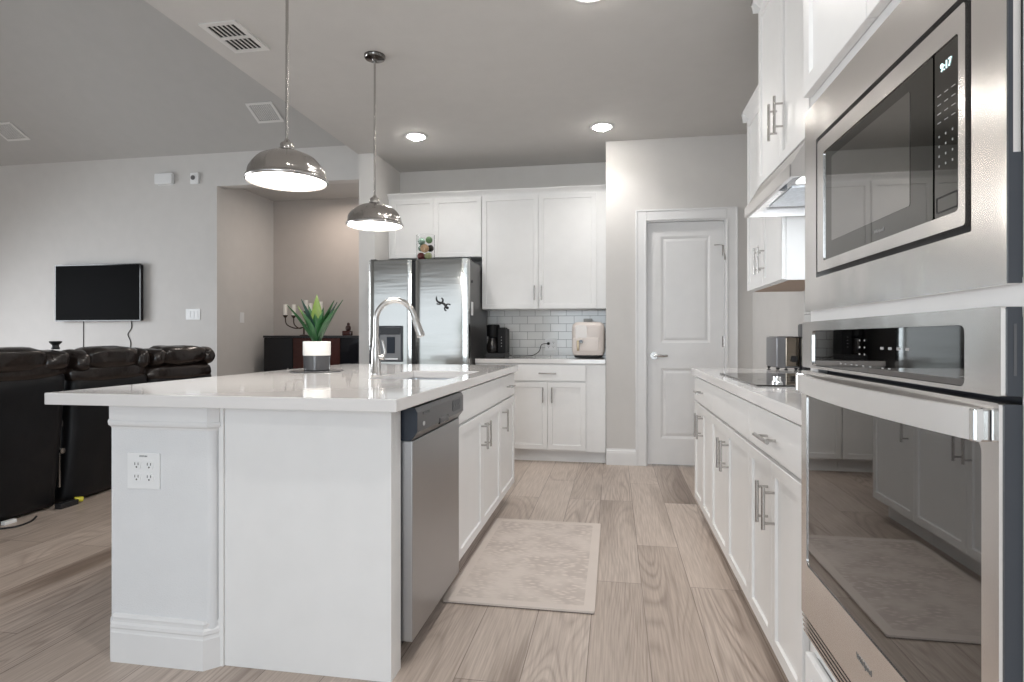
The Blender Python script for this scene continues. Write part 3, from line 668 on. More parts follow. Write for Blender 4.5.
# ------------------------------------------------------------------ built-in microwave
mw = thing('microwave', 'built-in stainless microwave showing 9:17, above the wall oven', 'microwave', (XO, 1.165, 0), RZR)
obj('microwave_box', bx(B(), -.34, .34, .021, .45, 1.175, 1.628), DARKG, mw)
b = B(); ring_frame(b, plate_pts(L0, L1, 1.164, 1.646, .003), plate_pts(-.295, .305, 1.239, 1.558, .003), 1, -.016, -.0005); obj('trim_kit', b, STEELW, mw)
b = B(); prism(b, [(-.015, 1.165), (-.0005, 1.165), (-.0005, 1.32), (-.010, 1.32), (-.010, 1.645), (-.015, 1.645)], 0, L1-.0002, L1+.0018); obj('side_cheek', b, DARKG, mw)
obj('gap_shadow', bx(B(), -.2945, .3045, -.004, -.0006, 1.2395, 1.5575), BLACKM, mw)
b = B(); ring_frame(b, plate_pts(-.283, .293, 1.250, 1.547, .006), plate_pts(-.245, .277, 1.272, 1.513, .006), 1, -.017, -.004); md = obj('door_frame', b, STEELW, mw)
obj('door_glass', prism(B(), plate_pts(-.2445, .208, 1.2725, 1.5125, .005), 1, -.0145, -.0045), MWG, mw)
iw = obj('viewing_window', prism(B(), plate_pts(-.200, .140, 1.309, 1.490, .004), 1, -.0150, -.0144), MWIN, mw)
kp = obj('keypad_panel', prism(B(), plate_pts(.213, .2765, 1.2725, 1.5125, .004), 1, -.0145, -.0045), MWG, mw)
text('clock', '9:17', .0165, CLOCKE, kp, (.243, -.0152, 1.484), tx)
b = B()
for r in range(4):
    for c in range(3): bx(b, .2240+c*.017, .2265+c*.017, -.0150, -.0145, 1.345+r*.014, 1.348+r*.014)
for r in range(4):
    for c in range(3): bx(b, .221+c*.018, .230+c*.018, -.0150, -.0145, 1.408+r*.013, 1.4092+r*.013)
obj('key_marking', b, PRINTM, kp)
b = B(); ring_frame(b, plate_pts(.217, .272, 1.279, 1.302, .003), plate_pts(.219, .270, 1.281, 1.300, .002), 1, -.0152, -.0145); obj('open_button', b, BLACKM, kp)
text('logo', 'Whirlpool', .009, PRINTM, mw, (.03, -.0150, 1.289), tx)

# ------------------------------------------------------------------ range hood
hd = thing('range_hood', 'slim under-cabinet stainless range hood with its light on', 'range hood', (.90, 2.686, 1.69))
b = B(); xf = .640; pr = [(xf, 1.692), (xf, 1.738), (.70, 1.838), (XR-.011, 1.838), (XR-.011, 1.692)]
for ya, yb in ((3.065, 3.053), (2.319, 2.307)): prism(b, pr, 1, yb, ya)   # end cheeks
prism(b, [(xf, 1.692), (xf, 1.738), (.70, 1.838), (.712, 1.838), (.652, 1.736), (.652, 1.692)], 1, 2.319, 3.053)
bx(b, .712, XR-.011, 2.319, 3.053, 1.826, 1.838); bx(b, XR-.023, XR-.011, 2.319, 3.053, 1.692, 1.826)
obj('canopy', b, STEEL, hd, world=True)
obj('lip', bx(B(), xf-.006, xf-.0003, 2.307, 3.065, 1.690, 1.740, .002, 1), STEEL, hd, world=True)
obj('filter', bx(B(), .74, XR-.03, 2.66, 3.03, 1.735, 1.745), FILTER, hd, world=True)
obj('light_lens', bx(B(), .74, XR-.06, 2.40, 2.60, 1.735, 1.747, .002, 1), HOODE, hd, world=True)
b = B(); cyl(b, (.70, 2.64, 1.76), (.70, 2.64, 1.722), .016, n=16); obj('switch_knob', b, DARKG, hd, smooth=SM, world=True)
hl = area('hood_lamp', (.88, 2.50, 1.728), (0, 0, 0), .26, .14, 3.2, (0.93, 0.97, 1.0)); 

# ------------------------------------------------------------------ cooktop
ck = thing('cooktop', 'black glass electric cooktop set in the right countertop', 'cooktop', (.79, 2.79, .914))
obj('glass_surface', bx(B(), .538, 1.06, 2.388, 3.190, .9143, .921, .002, 2), COOKG, ck, world=True)
for i, (x, y) in enumerate(((.632, 2.47), (.735, 2.47), (.838, 2.47), (.94, 2.47))):
    b = B(); lathe(b, [(0, .9212), (.022, .9212), (.022, .925), (.017, .929), (.0155, .947), (.013, .949), (0, .949)], (x, y), 24); obj('control_knob', b, CHROME, ck, smooth=SM, world=True)
b = B()
for x, y, r in ((.70, 2.68, .085), (.70, 2.98, .105), (.93, 2.68, .105), (.93, 2.98, .075)):
    lathe(b, [(r, .9212), (r+.0015, .9213), (r+.003, .9212)], (x, y), 48)
obj('burner_markings', b, PRINTD, ck, world=True)

# toaster and slim box on the right counter
ts = thing('toaster', 'small bronze-grey toaster with a round dark knob on the far right counter', 'toaster', (.992, 3.72, .914), 0)
obj('housing', bx(B(), -.062, .062, -.08, .16, .012, .195, .012, 3), TOASTG, ts, smooth=SM)
obj('front_panel', bx(B(), -.012, .060, -.083, -.0795, .022, .190, .004, 2), TOAST, ts)
b = B(); cyl(b, (.030, -.083, .065), (.030, -.099, .065), .019, n=22); obj('knob', b, BLACKG, ts, smooth=SM)
obj('slots', bx(B(), -.05, .05, -.02, .13, .1945, .196), BLACKM, ts)
for sx in (-1, 1):
    for y in (-.06, .14):
        b = B(); cyl(b, (sx*.045, y, 0.0022), (sx*.055, y, .013), .009, n=10); obj('foot', b, BLACKM, ts)
bb_ = thing('slim_appliance', 'tall slim glossy black box standing by the toaster, half hidden by the oven', 'appliance', (1.093, 3.62, .914))
obj('housing', bx(B(), -.037, .037, -.06, .06, .004, .268, .012, 3), BLACKG, bb_, smooth=SM)
obj('base', bx(B(), -.034, .034, -.057, .057, .0003, .004), BLACKM, bb_)

# ------------------------------------------------------------------ refrigerator
fr = thing('refrigerator', 'stainless side-by-side refrigerator with water dispenser between white cabinets', 'refrigerator', (-1.69, 5.0, 0))
FX0, FX1 = -2.150, -1.240
obj('case', bx(B(), FX0+.005, FX1-.004, 5.025, 5.74, .03, 1.785, .004, 1), mat('fridge_side', (.075, .072, .072), .32, .3), fr, world=True)
def fdoor(x0, x1, z0=.07, z1=1.790):
    b = B(); n = 14; front = []
    for i in range(n+1):
        u = -1+2*i/n; xm = (x0+x1)/2; hw_ = (x1-x0)/2
        bulge = .005*(1-abs(u)**2.0); e = .008*max(0, (abs(u)-.95)/.05)**2
        front.append((xm+u*hw_, 4.957-bulge+e))
    pts = front+[(x1, 5.0235), (x0, 5.0235)]
    prism(b, pts, 2, z0, z1); return b
dl = obj('freezer_door', fdoor(FX0, -1.754), STEELF, fr, world=True, smooth=math.radians(20))
drr = obj('refrigerator_door', fdoor(-1.718, FX1), STEELF, fr, world=True, smooth=math.radians(20))
obj('centre_gap', bx(B(), -1.7535, -1.7185, 4.985, 5.0235, .07, 1.785), BLACKM, fr, world=True)
# dispenser: bezel frame, dark recess, paddle
b = B(); ring_frame(b, plate_pts(-2.052, -1.832, .890, 1.208, .008), plate_pts(-2.040, -1.846, .903, 1.195, .006), 1, 4.938, 4.950)
dp = obj('dispenser_frame', b, DARKG, dl, world=True)
obj('dispenser_back', bx(B(), -2.0395, -1.8465, 4.942, 4.9488, .9035, 1.1945), mat('dispenser_grey', (.22, .22, .225), .3, .6), dp, world=True)
obj('dispenser_head', bx(B(), -2.036, -1.850, 4.936, 4.9415, 1.13, 1.192, .002, 1), BLACKG, dp, world=True)
obj('dispenser_recess', bx(B(), -1.975, -1.900, 4.938, 4.9415, .965, 1.11, .002, 1), DWSIDE, dp, world=True)
obj('drip_tray', bx(B(), -2.02, -1.866, 4.925, 4.9415, .908, .925, .002, 1), STEEL, dp, world=True)
obj('hinge_cover', bx(B(), -1.30, -1.245, 4.98, 5.10, 1.7855, 1.802, .004, 1), BLACKM, fr, world=True)
obj('hinge_cover', bx(B(), -2.145, -2.09, 4.98, 5.10, 1.7855, 1.802, .004, 1), BLACKM, fr, world=True)
obj('toe_grille', bx(B(), FX0+.02, FX1-.02, 5.0, 5.024, .0005, .065), BLACKM, fr, world=True)
# gecko magnet
gk = thing('gecko_magnet', 'small black gecko magnet on the right refrigerator door', 'magnet', (-1.465, 4.942, 1.395))
b = B(); R3 = Matrix.Rotation(math.radians(38), 4, 'Y')
gp = smooth_pts([(-.080, 0, .016), (-.062, 0, -.006), (-.038, 0, -.010), (-.012, 0, .002), (.012, 0, .006), (.034, 0, .0), (.056, 0, -.004)], 4)
gr_ = [.0015+.0065*min(1, k/9) for k in range(len(gp)-7)]+[.009, .008, .0055, .009, .0105, .009, .004]
sweep(b, gp, gr_, 8)
for x, zc_, s_, fw in ((-.018, .002, -1, -1), (-.014, .002, 1, -1), (.028, .002, -1, 1), (.026, .002, 1, 1)):
    sweep(b, [(x, 0, zc_), (x+fw*.002, 0, zc_+s_*.020), (x+fw*.016, 0, zc_+s_*.030), (x+fw*.024, 0, zc_+s_*.027)], [.005, .0045, .004, .0055], 6)
bmesh.ops.scale(b, vec=(1.1, .3, 1.1), verts=b.verts); b.transform(R3); obj('gecko_body', b, BLACKM, gk, smooth=PI)
mg = tag(obj('magnetic_clip', bx(B(), FX1-.0035, FX1+.006, 5.06, 5.12, 1.30, 1.42, .003, 2), PLATE), 'white clip stuck on the right side of the refrigerator', 'clip')
mg2 = tag(obj('round_magnet', cyl(B(), (FX1-.0035, 5.09, 1.60), (FX1+.006, 5.09, 1.60), .012, n=18), BLACKM), 'small round black magnet high on the refrigerator side', 'magnet')

# jar of decorative balls on the refrigerator
JX, JY, JZ = -1.675, 5.115, 1.7854
jr = thing('glass_jar', 'clear glass jar filled with coloured balls on top of the refrigerator', 'jar', (JX, JY, JZ))
b = B(); lathe(b, [(0, 0.0005), (.078, .0005), (.082, .006), (.082, .235), (.0835, .240), (.079, .240), (.0785, .235), (.0785, .010), (0, .010)], (0, 0), 36); obj('glass_wall', b, GLASS, jr, smooth=SM)
balls = [(-.036, -.022, .050, .034, (.16, .035, .035), 'dark red'), (.033, -.027, .049, .033, (.42, .46, .24), 'pale green'), (.0, .036, .050, .034, (.10, .05, .04), 'brown'),
         (.002, -.038, .118, .039, (.58, .38, .22), 'tan wicker'), (-.044, .012, .128, .031, (.17, .25, .19), 'dusty green'), (.040, .012, .125, .031, (.06, .05, .04), 'near-black'),
         (-.030, -.026, .182, .033, (.22, .33, .26), 'blue-green'), (.036, -.014, .196, .031, (.12, .22, .10), 'leaf green')]
for x, y, z, r, c, nm in balls:
    b = B(); bmesh.ops.create_icosphere(b, subdivisions=3, radius=r, matrix=Matrix.Translation((JX+x, JY+y, JZ+z+.0)))
    for v in b.verts: v.co += (v.co-Vector((JX+x, JY+y, JZ+z))).normalized()*.0015*noise.noise(v.co*60)
    o = obj('decorative_ball', b, mat('ball_'+nm, c, .7, nscale=40, namp=.35, bump=.5, bscale=60), smooth=PI)
    me = o.data; me.transform(Matrix.Translation((-JX-x, -JY-y, -JZ-z))); o.location = (JX+x, JY+y, JZ+z)
    tag(o, '%s ball inside the glass jar on the refrigerator' % nm, 'ball', 'balls in the glass jar')

# ------------------------------------------------------------------ back counter appliances
COFB = mat('coffee_black', (0.005, 0.005, 0.006), 0.5, spec=0.25)
cf = thing('coffee_maker', 'black drip coffee maker beside the refrigerator', 'coffee maker', (-1.095, 5.52, .914))
obj('base', bx(B(), -.095, .095, -.13, .12, .0004, .045, .008, 2), BLACKM, cf)
obj('tower', bx(B(), -.095, .095, .02, .12, .045, .275, .006, 2), COFB, cf)
obj('brew_head', bx(B(), .02, .095, -.10, .02, .045, .285, .006, 2), COFB, cf)
b = B(); lathe(b, [(0, .20), (.060, .20), (.062, .215), (.062, .305), (.055, .313), (0, .313)], (-.032, -.05), 28); obj('filter_basket', b, COFB, cf, smooth=SM)
b = B(); lathe(b, [(0, .046), (.050, .046), (.058, .075), (.058, .12), (.042, .165), (.042, .185), (0, .185)], (-.034, -.055), 28); cr_ = obj('carafe', b, mat('carafe_glass', (.012, .010, .010), .15), cf, smooth=SM)
b = B()
for k in range(4): cyl(b, (.058, -.1005, .11+k*.028), (.058, -.103, .11+k*.028), .004, n=12)
obj('buttons', b, PRINTM, cf)
af = thing('air_fryer', 'cream air fryer with brass handle in the corner of the back counter', 'air fryer', (-.232, 5.50, .914))
b = B(); ell(b, (0, 0, .175), (.148, .155, .158), 6.5, 40, 28); obj('housing', b, CREAM, af, smooth=PI)
b = B(); ell(b, (0, 0, .027), (.128, .135, .024), 6, 32, 10); obj('base', b, BLACKM, af, smooth=PI)
dwr = obj('basket_front', bx(B(), -.136, .10, -.163, -.12, .065, .190, .012, 3), CREAM, af, smooth=SM)
b = B(); bx(b, -.098, -.076, -.192, -.180, .070, .165, .005, 2); bx(b, -.094, -.080, -.182, -.160, .15, .162); bx(b, -.094, -.080, -.182, -.160, .072, .084); obj('handle', b, GOLD, dwr, smooth=SM)
b = B(); prism(b, plate_pts(-.110, -.010, .125, .300, .018), 1, -.160, -.130); obj('control_plate', b, mat('cream_gloss', (.62, .57, .53), .15), af)
b = B(); cyl(b, (-.060, -.160, .155), (-.060, -.178, .155), .015, n=20); obj('timer_dial', b, BLACKG, af, smooth=SM)
obj('rear_vent', bx(B(), -.05, .03, .07, .14, .325, .368, .006, 2), mat('grey_plastic', (.30, .31, .31), .4), af, smooth=SM)
ol = outlet_plate('white outlet plate in the tile backsplash with a black plug', (-.612, YA-.0092, 1.035), 0, .115, .118, (-.024, .024))
b = B(); cyl(b, (-.636, YA-.0185, 1.045), (-.636, YA-.045, 1.045), .014, n=14); sweep(b, smooth_pts([(-.636, YA-.043, 1.045), (-.70, YA-.05, 1.035), (-.725, YA-.05, .97), (-.78, YA-.05, .932), (-.82, YA-.06, .924), (-.95, YA-.07, .922), (-.99, YA-.10, .924), (-1.02, 5.645, .94)], 6), .0035, 8)
obj('power_cord', b, BLACKM, cf, smooth=SM, world=True)

# ------------------------------------------------------------------ plant on the island
PX, PY = -1.632, 3.055
tag(obj('slate_coaster', lathe(B(), [(0, .9143), (.142, .9143), (.145, .917), (.142, .920), (0, .920)], (PX, PY), 48), SLATE, smooth=SM), 'round dark slate trivet under the potted plant on the island', 'trivet')
pt = thing('potted_plant', 'spiky green plant in a white and grey pot on the island', 'plant', (PX, PY, .9203))
b = B(); lathe(b, [(0, .0), (.066, .0), (.070, .004), (.071, .083), (.0, .083)], (0, 0), 40); obj('pot_lower_band', b, CERG, pt, smooth=SM)
b = B(); lathe(b, [(0, .0832), (.0725, .0832), (.074, .087), (.074, .158), (.071, .161), (.066, .158), (.065, .14), (0, .14)], (0, 0), 40); obj('pot', b, CERW, pt, smooth=SM)
b = B(); lathe(b, [(0, .146), (.04, .145), (.0645, .1405)], (0, 0), 24); obj('soil', b, mat('soil', (.05, .035, .025), .9, bump=.8), pt)
def leaf(ang, lean, L, wd):
    """broad sword leaf: starts at the pot centre, leans by lean (rad) in direction ang, always broad side to the pot axis"""
    b = B(); n = 12; rows = []
    u = Vector((math.cos(ang), math.sin(ang), 0)); v = Vector((-math.sin(ang), math.cos(ang), 0))
    for i in range(n+1):
        t_ = i/n; wdt = max(.0004, wd*1.22*(.50+.50*math.sin(PI*min(1, .15+.75*t_)))*(1-max(0, (t_-.45)/.55)**2.2))
        s_ = L*t_; a = lean*(1.0+.18*t_)
        c = u*(.010+s_*math.sin(a))+Vector((0, 0, s_*math.cos(a)+.142))
        nrm = (u*math.cos(a)-Vector((0, 0, 1))*math.sin(a))
        rows.append([b.verts.new(c-v*wdt-nrm*wdt*.45), b.verts.new(c+nrm*.0025), b.verts.new(c+v*wdt-nrm*wdt*.45), b.verts.new(c-nrm*.0015)])
    fs = []
    for r0, r1 in zip(rows, rows[1:]):
        for k in range(4): fs.append(b.faces.new((r0[k], r0[(k+1) % 4], r1[(k+1) % 4], r1[k])))
    fs.append(b.faces.new(rows[0])); fs.append(b.faces.new(rows[-1][::-1]))
    bmesh.ops.recalc_face_normals(b, faces=fs); return b
cam_a = math.atan2(-PY, -PX)            # azimuth towards the viewer; +pi/2 is to the viewer's right... 
def sideways(deg): return cam_a+math.radians(deg)
for dg, lean, L, wd, m_ in ((-80, .50, .262, .020, LEAF1), (-100, .34, .235, .021, LEAF2), (-64, .26, .262, .024, LEAF3), (180, .06, .285, .026, LEAF2), (-20, .10, .175, .024, LEAF1), (40, .17, .190, .022, LEAF1),
                            (74, .28, .262, .025, LEAF1), (90, .40, .285, .022, LEAF1), (104, .34, .262, .022, LEAF3), (-140, .22, .23, .021, LEAF1), (150, .24, .22, .021, LEAF1), (-48, .40, .21, .021, LEAF1), (60, .38, .22, .021, LEAF1)):
    obj('leaf', leaf(sideways(dg), lean, L, wd), m_, pt, smooth=math.radians(60))

# ------------------------------------------------------------------ pendants
def pendant(x, y, label, R=.163):
    t = thing('pendant_lamp', label, 'lamp', (x, y, 1.775), 0, 'pendant lamps over the island')
    nfl = 12
    prof = [(R+.007, .004), (R+.010, .010), (R+.007, .018), (R+.002, .020)]
    for i in range(13):
        a = (PI/2)*(i/12)*.90+.02; prof.append((R*math.cos(a)*1.0, .020+.120*math.sin(a)))
    outer = prof; inner = [(max(.01, r-.004), z-.003) for r, z in prof[::-1]]
    b = B(); lathe(b, outer+inner, (0, 0), 240)
    for v in b.verts:      # flutes added to shape highlight streaks on the smooth dome
        rr = math.hypot(v.co.x, v.co.y)
        if v.co.z > .03 and rr > .03:
            k_ = 1+.028*max(0, math.cos(nfl*math.atan2(v.co.y, v.co.x)))**5*min(1, (v.co.z-.03)/.03); v.co.x *= k_; v.co.y *= k_
    sh = obj('lamp_shade', b, SHADE, t, smooth=math.radians(50))
    b = B(); lathe(b, [(.030, .138), (.034, .142), (.034, .148), (.029, .150), (.029, .166), (.025, .172), (.014, .178), (.008, .190), (0, .190)], (0, 0), 32); obj('socket_cap', b, NICKEL, t, smooth=SM)
    b = B(); lathe(b, [(0, .006), (R-.002, .006), (R-.002, .010), (0, .010)], (0, 0), 48); obj('diffuser', b, LAMPE, t)
    b = B(); cyl(b, (0, 0, .188), (0, 0, ZC-1.775-.026), .0065, n=14); obj('rod', b, NICKEL, t, smooth=SM)
    b = B(); h = ZC-1.775; lathe(b, [(0, h-.034), (.012, h-.034), (.016, h-.026), (.058, h-.020), (.064, h-.010), (.064, h-.0004), (0, h-.0004)], (0, 0), 36); obj('canopy', b, mat('dark_nickel', (.20, .19, .18), .18, 1), t, smooth=SM)
    l = area('pendant_light', (x, y, 1.775+.002), (0, 0, 0), 2*R-.006, 2*R-.006, 6, (1, .95, .88), 'DISK')
    return t
pendant(-1.400, 2.36, 'nickel dome pendant lamp hanging nearer, over the left front of the island')
pendant(-1.428, 3.38, 'nickel dome pendant lamp hanging farther, in front of the refrigerator wall', .162)
# downlights
for x, y, lb in ((-1.652, 4.79, 'recessed ceiling light left, above the refrigerator'), (-.096, 4.83, 'recessed ceiling light right, in front of the pantry wall corner'), (-.12, 2.93, 'recessed ceiling light over the kitchen aisle at the top edge of the view'),
        (-.12, 1.05, 'added unseen ceiling light over the aisle beside the wall oven'),  # this and the next two: unseen lights added to brighten the kitchen
        (-.12, -.95, 'added unseen ceiling light behind the viewer on the right'), (-1.65, -1.0, 'added unseen ceiling light behind the viewer on the left')):
    t = thing('recessed_light', lb, 'ceiling light', (x, y, ZC), 0, 'recessed ceiling lights')
    b = B(); lathe(b, [(.098, -.0004), (.098, -.004), (.088, -.008), (.074, -.006), (.072, -.0004)], (0, 0), 40); obj('trim_ring', b, TRIM, t, smooth=SM)
    area('downlight', (x, y, ZC-.034), (0, 0, 0), .12, .12, 3.0, (1.0, .98, .955), 'DISK', 2.2)
    b = B(); lathe(b, [(0, -.030), (.030, -.027), (.052, -.018), (.068, -.006), (.070, -.0006)], (0, 0), 32); obj('lens', b, CANE, t, smooth=PI)
# ceiling vents
def vent(label, x0, x1, y0, y1, z, slat):
    cx, cy = (x0+x1)/2, (y0+y1)/2
    t = thing('ceiling_vent', label, 'vent', (cx, cy, z), 0, 'ceiling vents')
    hx, hy = (x1-x0)/2, (y1-y0)/2; e = .028
    b = B(); ring_frame(b, plate_pts(-hx, hx, -hy, hy, .003), plate_pts(-hx+e, hx-e, -hy+e, hy-e, .002), 2, -.008, -.0004); obj('frame', b, VENTF, t)
    obj('backing', bx(B(), -hx+e, hx-e, -hy+e, hy-e, -.002, -.0005), VENTD if slat else VENTG, t)
    b = B()
    if slat:
        n = 6
        for k in range(n+1):
            x = -hx+e+(2*hx-2*e)*k/n; bx(b, x-.0035, x+.0035, -hy+e, hy-e, -.007, -.003)
        bx(b, -hx+e, hx-e, -.012, .012, -.0085, -.0025)
        obj('louvers', b, VENTF, t)
    else:
        n = 11
        for k in range(1, n): x = -hx+e+(2*hx-2*e)*k/n; bx(b, x-.0025, x+.0025, -hy+e, hy-e, -.006, -.002)
        for k in range(1, n+4): y = -hy+e+(2*hy-2*e)*k/(n+4); bx(b, -hx+e, hx-e, y-.0025, y+.0025, -.0058, -.0022)
        obj('grille', b, VENTF, t)
    return t
vent('louvred white vent in the kitchen ceiling near its edge', -2.23, -2.005, 2.87, 3.195, ZC, True)
AV = math.atan(VK)
for lb, x0, x1, ym in (('grille vent in the sloped living room ceiling, nearer the kitchen', -3.435, -3.160, 5.17), ('grille vent in the sloped living room ceiling at the far left', -6.37, -6.085, 5.18)):
    t = vent(lb, x0, x1, ym-.122, ym+.122, 0, False)
    t.location.z = ZL-.03+VK*(YT+.06-ym)-.0005 if 0 else (ZL-.06)+(ZRG-ZL+.06)*(YT+.12-ym)/(YT+.12-YRG)-.0008
    t.rotation_euler = (-math.atan((ZRG-ZL+.06)/(YT+.12-YRG)), 0, 0)

# ------------------------------------------------------------------ television wall
tv = thing('television', 'flat black television mounted on the far wall', 'television', (-5.52, YT, 1.59))
obj('housing', bx(B(), -.52, .52, -.055, -.010, -.30, .30, .004, 2), BLACKM, tv)
b = B(); ring_frame(b, plate_pts(-.535, .535, -.308, .308, .004), plate_pts(-.525, .525, -.296, .298, .003), 1, -.066, -.052); obj('bezel', b, BLACKG, tv)
obj('screen', bx(B(), -.5248, .5248, -.0635, -.0555, -.2958, .2978), TVM, tv)
obj('wall_mount', bx(B(), -.15, .15, -.0099, -.0005, -.12, .12), BLACKM, tv)
b = B(); sweep(b, [(-5.755, YT-.004, 1.30), (-5.755, YT-.004, .9), (-5.755, YT-.004, .45)], .0035, 8); tag(obj('tv_cable', b, BLACKM), 'straight thin cable hanging below the left of the television', 'cable', 'television cables')
b = B(); sweep(b, smooth_pts([(-5.155, YT-.005, 1.30), (-5.150, YT-.005, 1.21), (-5.195, YT-.005, 1.14), (-5.160, YT-.005, 1.05), (-5.175, YT-.005, .9), (-5.17, YT-.005, .45)], 6), .004, 8); tag(obj('tv_cable', b, BLACKM), 'wavy cable hanging below the right of the television', 'cable', 'television cables')
outlet_plate('white triple switch plate on the far wall right of the television', (-4.405, YT, 1.352), 0, .17, .115, (-.046, 0, .046), 'switch', 'light_switch', 'light switch')
t = thing('door_chime', 'white rectangular chime box high on the far wall', 'chime', (-4.735, YT, 2.80)); obj('cover', bx(B(), -.105, .105, -.045, -.0005, -.058, .058, .012, 3), PLATE, t, smooth=SM)
obj('base_plate', bx(B(), -.09, .09, -.006, -.0003, -.062, -.0585), PLATE, t)
t = thing('wall_sensor', 'small square white alarm sensor with dark centre high on the far wall', 'sensor', (-4.375, YT, 2.79)); obj('plate', bx(B(), -.048, .048, -.028, -.0005, -.060, .060, .008, 2), PLATE, t, smooth=SM)
b = B(); cyl(b, (-.012, -.028, .006), (-.012, -.034, .006), .024, n=20); obj('lens', b, TOASTG, t, smooth=SM)
sw = thing('light_switch', 'single white light switch on the left side wall of the hall', 'light switch', (XH, 6.02, 1.33), PI/2)
obj('plate', bx(B(), -.037, .037, -.006, -.0003, -.058, .058, .002, 2), PLATE, sw); obj('rocker', bx(B(), -.016, .016, -.009, -.006, -.033, .033, .001, 1), PLATE, sw)

# hall sideboard and what stands on it
sb = thing('sideboard', 'black glass-door sideboard against the hall back wall', 'sideboard', (-3.2, 6.40, 0))
sx0, sx1, sy0, sy1, sh = -3.985, -2.36, 6.22, 6.63, 1.128
obj('carcass', bx(B(), sx0, sx1, sy0+.02, sy1, .04, sh-.025), BLACKM, sb, world=True); obj('top', bx(B(), sx0-.005, sx1+.005, sy0-.005, sy1, sh-.0245, sh, .003, 1), BLACKM, sb, world=True)
xsb = [sx0, -3.62, -3.04, sx1]
for i in range(3):
    o = obj('door', bx(B(), xsb[i]+.004, xsb[i+1]-.004, sy0, sy0+.0195, .06, sh-.03, .002, 1), REDW if i == 1 else BLACKG, sb, world=True)
    b = B(); cyl(b, (xsb[i+1]-.05, sy0-.0002, .75), (xsb[i+1]-.05, sy0-.015, .75), .008, n=12); obj('knob', b, NICKEL, o, world=True)
for x in (sx0+.04, sx1-.04):
    for y in (sy0+.05, sy1-.04): obj('foot', bx(B(), x-.02, x+.02, y-.02, y+.02, .0003, .0398), BLACKM, sb, world=True)
cd = thing('candelabra', 'brown metal candelabra with white candles on the sideboard', 'candle holder', (-3.56, 6.36, sh))
b = B(); lathe(b, [(0, .0003), (.05, .0003), (.045, .008), (.010, .015), (.009, .12), (.007, .16), (0, .16)], (0, 0), 20)
cups = [(-.235, 0, .24), (-.10, -.05, .235), (.0, .05, .29), (.10, -.03, .25), (.20, .02, .27)]
for x, y, z in cups:
    sweep(b, smooth_pts([(0, 0, .10), (x*.45, y*.5, .085), (x*.92, y, .13), (x, y, z-.03)], 5), .007, 8)
    lathe(b, [(0, z-.035), (.012, z-.03), (.027, z-.008), (.028, z), (0, z)], (x, y), 16)
obj('frame', b, mat('dark_bronze', (.06, .04, .03), .35, .7), cd, smooth=SM)
for i, (x, y, z) in enumerate(cups):
    b = B(); lathe(b, [(0, z+.0005), (.022, z+.0005), (.022, z+.125), (0, z+.12)], (x, y), 16); obj('candle', b, CANDLE, cd, smooth=SM)
fg = thing('figurine', 'small dark red-brown figurine on the sideboard, right of the plant', 'figurine', (-3.02, 6.36, sh))
b = B(); bx(b, -.055, .055, -.03, .03, .0004, .055, .012, 2); obj('base', b, REDW, fg)
b = B(); ell(b, (.01, 0, .085), (.032, .025, .035), 2.3, 14, 10); ell(b, (.012, 0, .13), (.018, .016, .02), 2, 12, 8); obj('figure', b, mat('fig_dark', (.04, .015, .012), .4), fg, smooth=PI)

# ------------------------------------------------------------------ sofa (three recliner seats, backs towards the kitchen)
sf = thing('recliner_sofa', 'long brown-black leather recliner sofa seen from behind', 'sofa', (-3.95, 3.45, 0))
units = [(2.26, 3.300, .880, 1.040), (3.322, 3.955, .838, 1.037), (3.975, 4.70, .805, 1.035)]
def cushion_back(y0, y1, ztop, seed):
    b = B(); nu, nv = 22, 22; G = []
    for i in range(nu+1):
        row = []
        for j in range(nv+1):
            u = i/nu; v = j/nv; y = y0+(y1-y0)*u; z = .018+(ztop-.018)*v
            x = -3.565+.085*v+.035*math.sin(PI*u)**.6*math.sin(PI*min(1, v*1.02))**.5
            x += .016*noise.noise(Vector((y*3.2+seed, z*2.2+y*1.5, 0)))+.006*noise.noise(Vector((y*9, z*7, seed)))
            e = min(u, 1-u); x -= .05*max(0, 1-e/.06)**2
            if v > .96: x -= .02*(v-.96)/.04
            row.append(b.verts.new((x, y, z)))
        G.append(row)
    for i in range(nu):
        for j in range(nv): b.faces.new((G[i][j], G[i+1][j], G[i+1][j+1], G[i][j+1]))
    r = bmesh.ops.extrude_face_region(b, geom=b.faces[:]); vs = [v for v in r['geom'] if isinstance(v, bmesh.types.BMVert)]
    for v in vs: v.co.x -= .10
    bmesh.ops.recalc_face_normals(b, faces=b.faces); return b
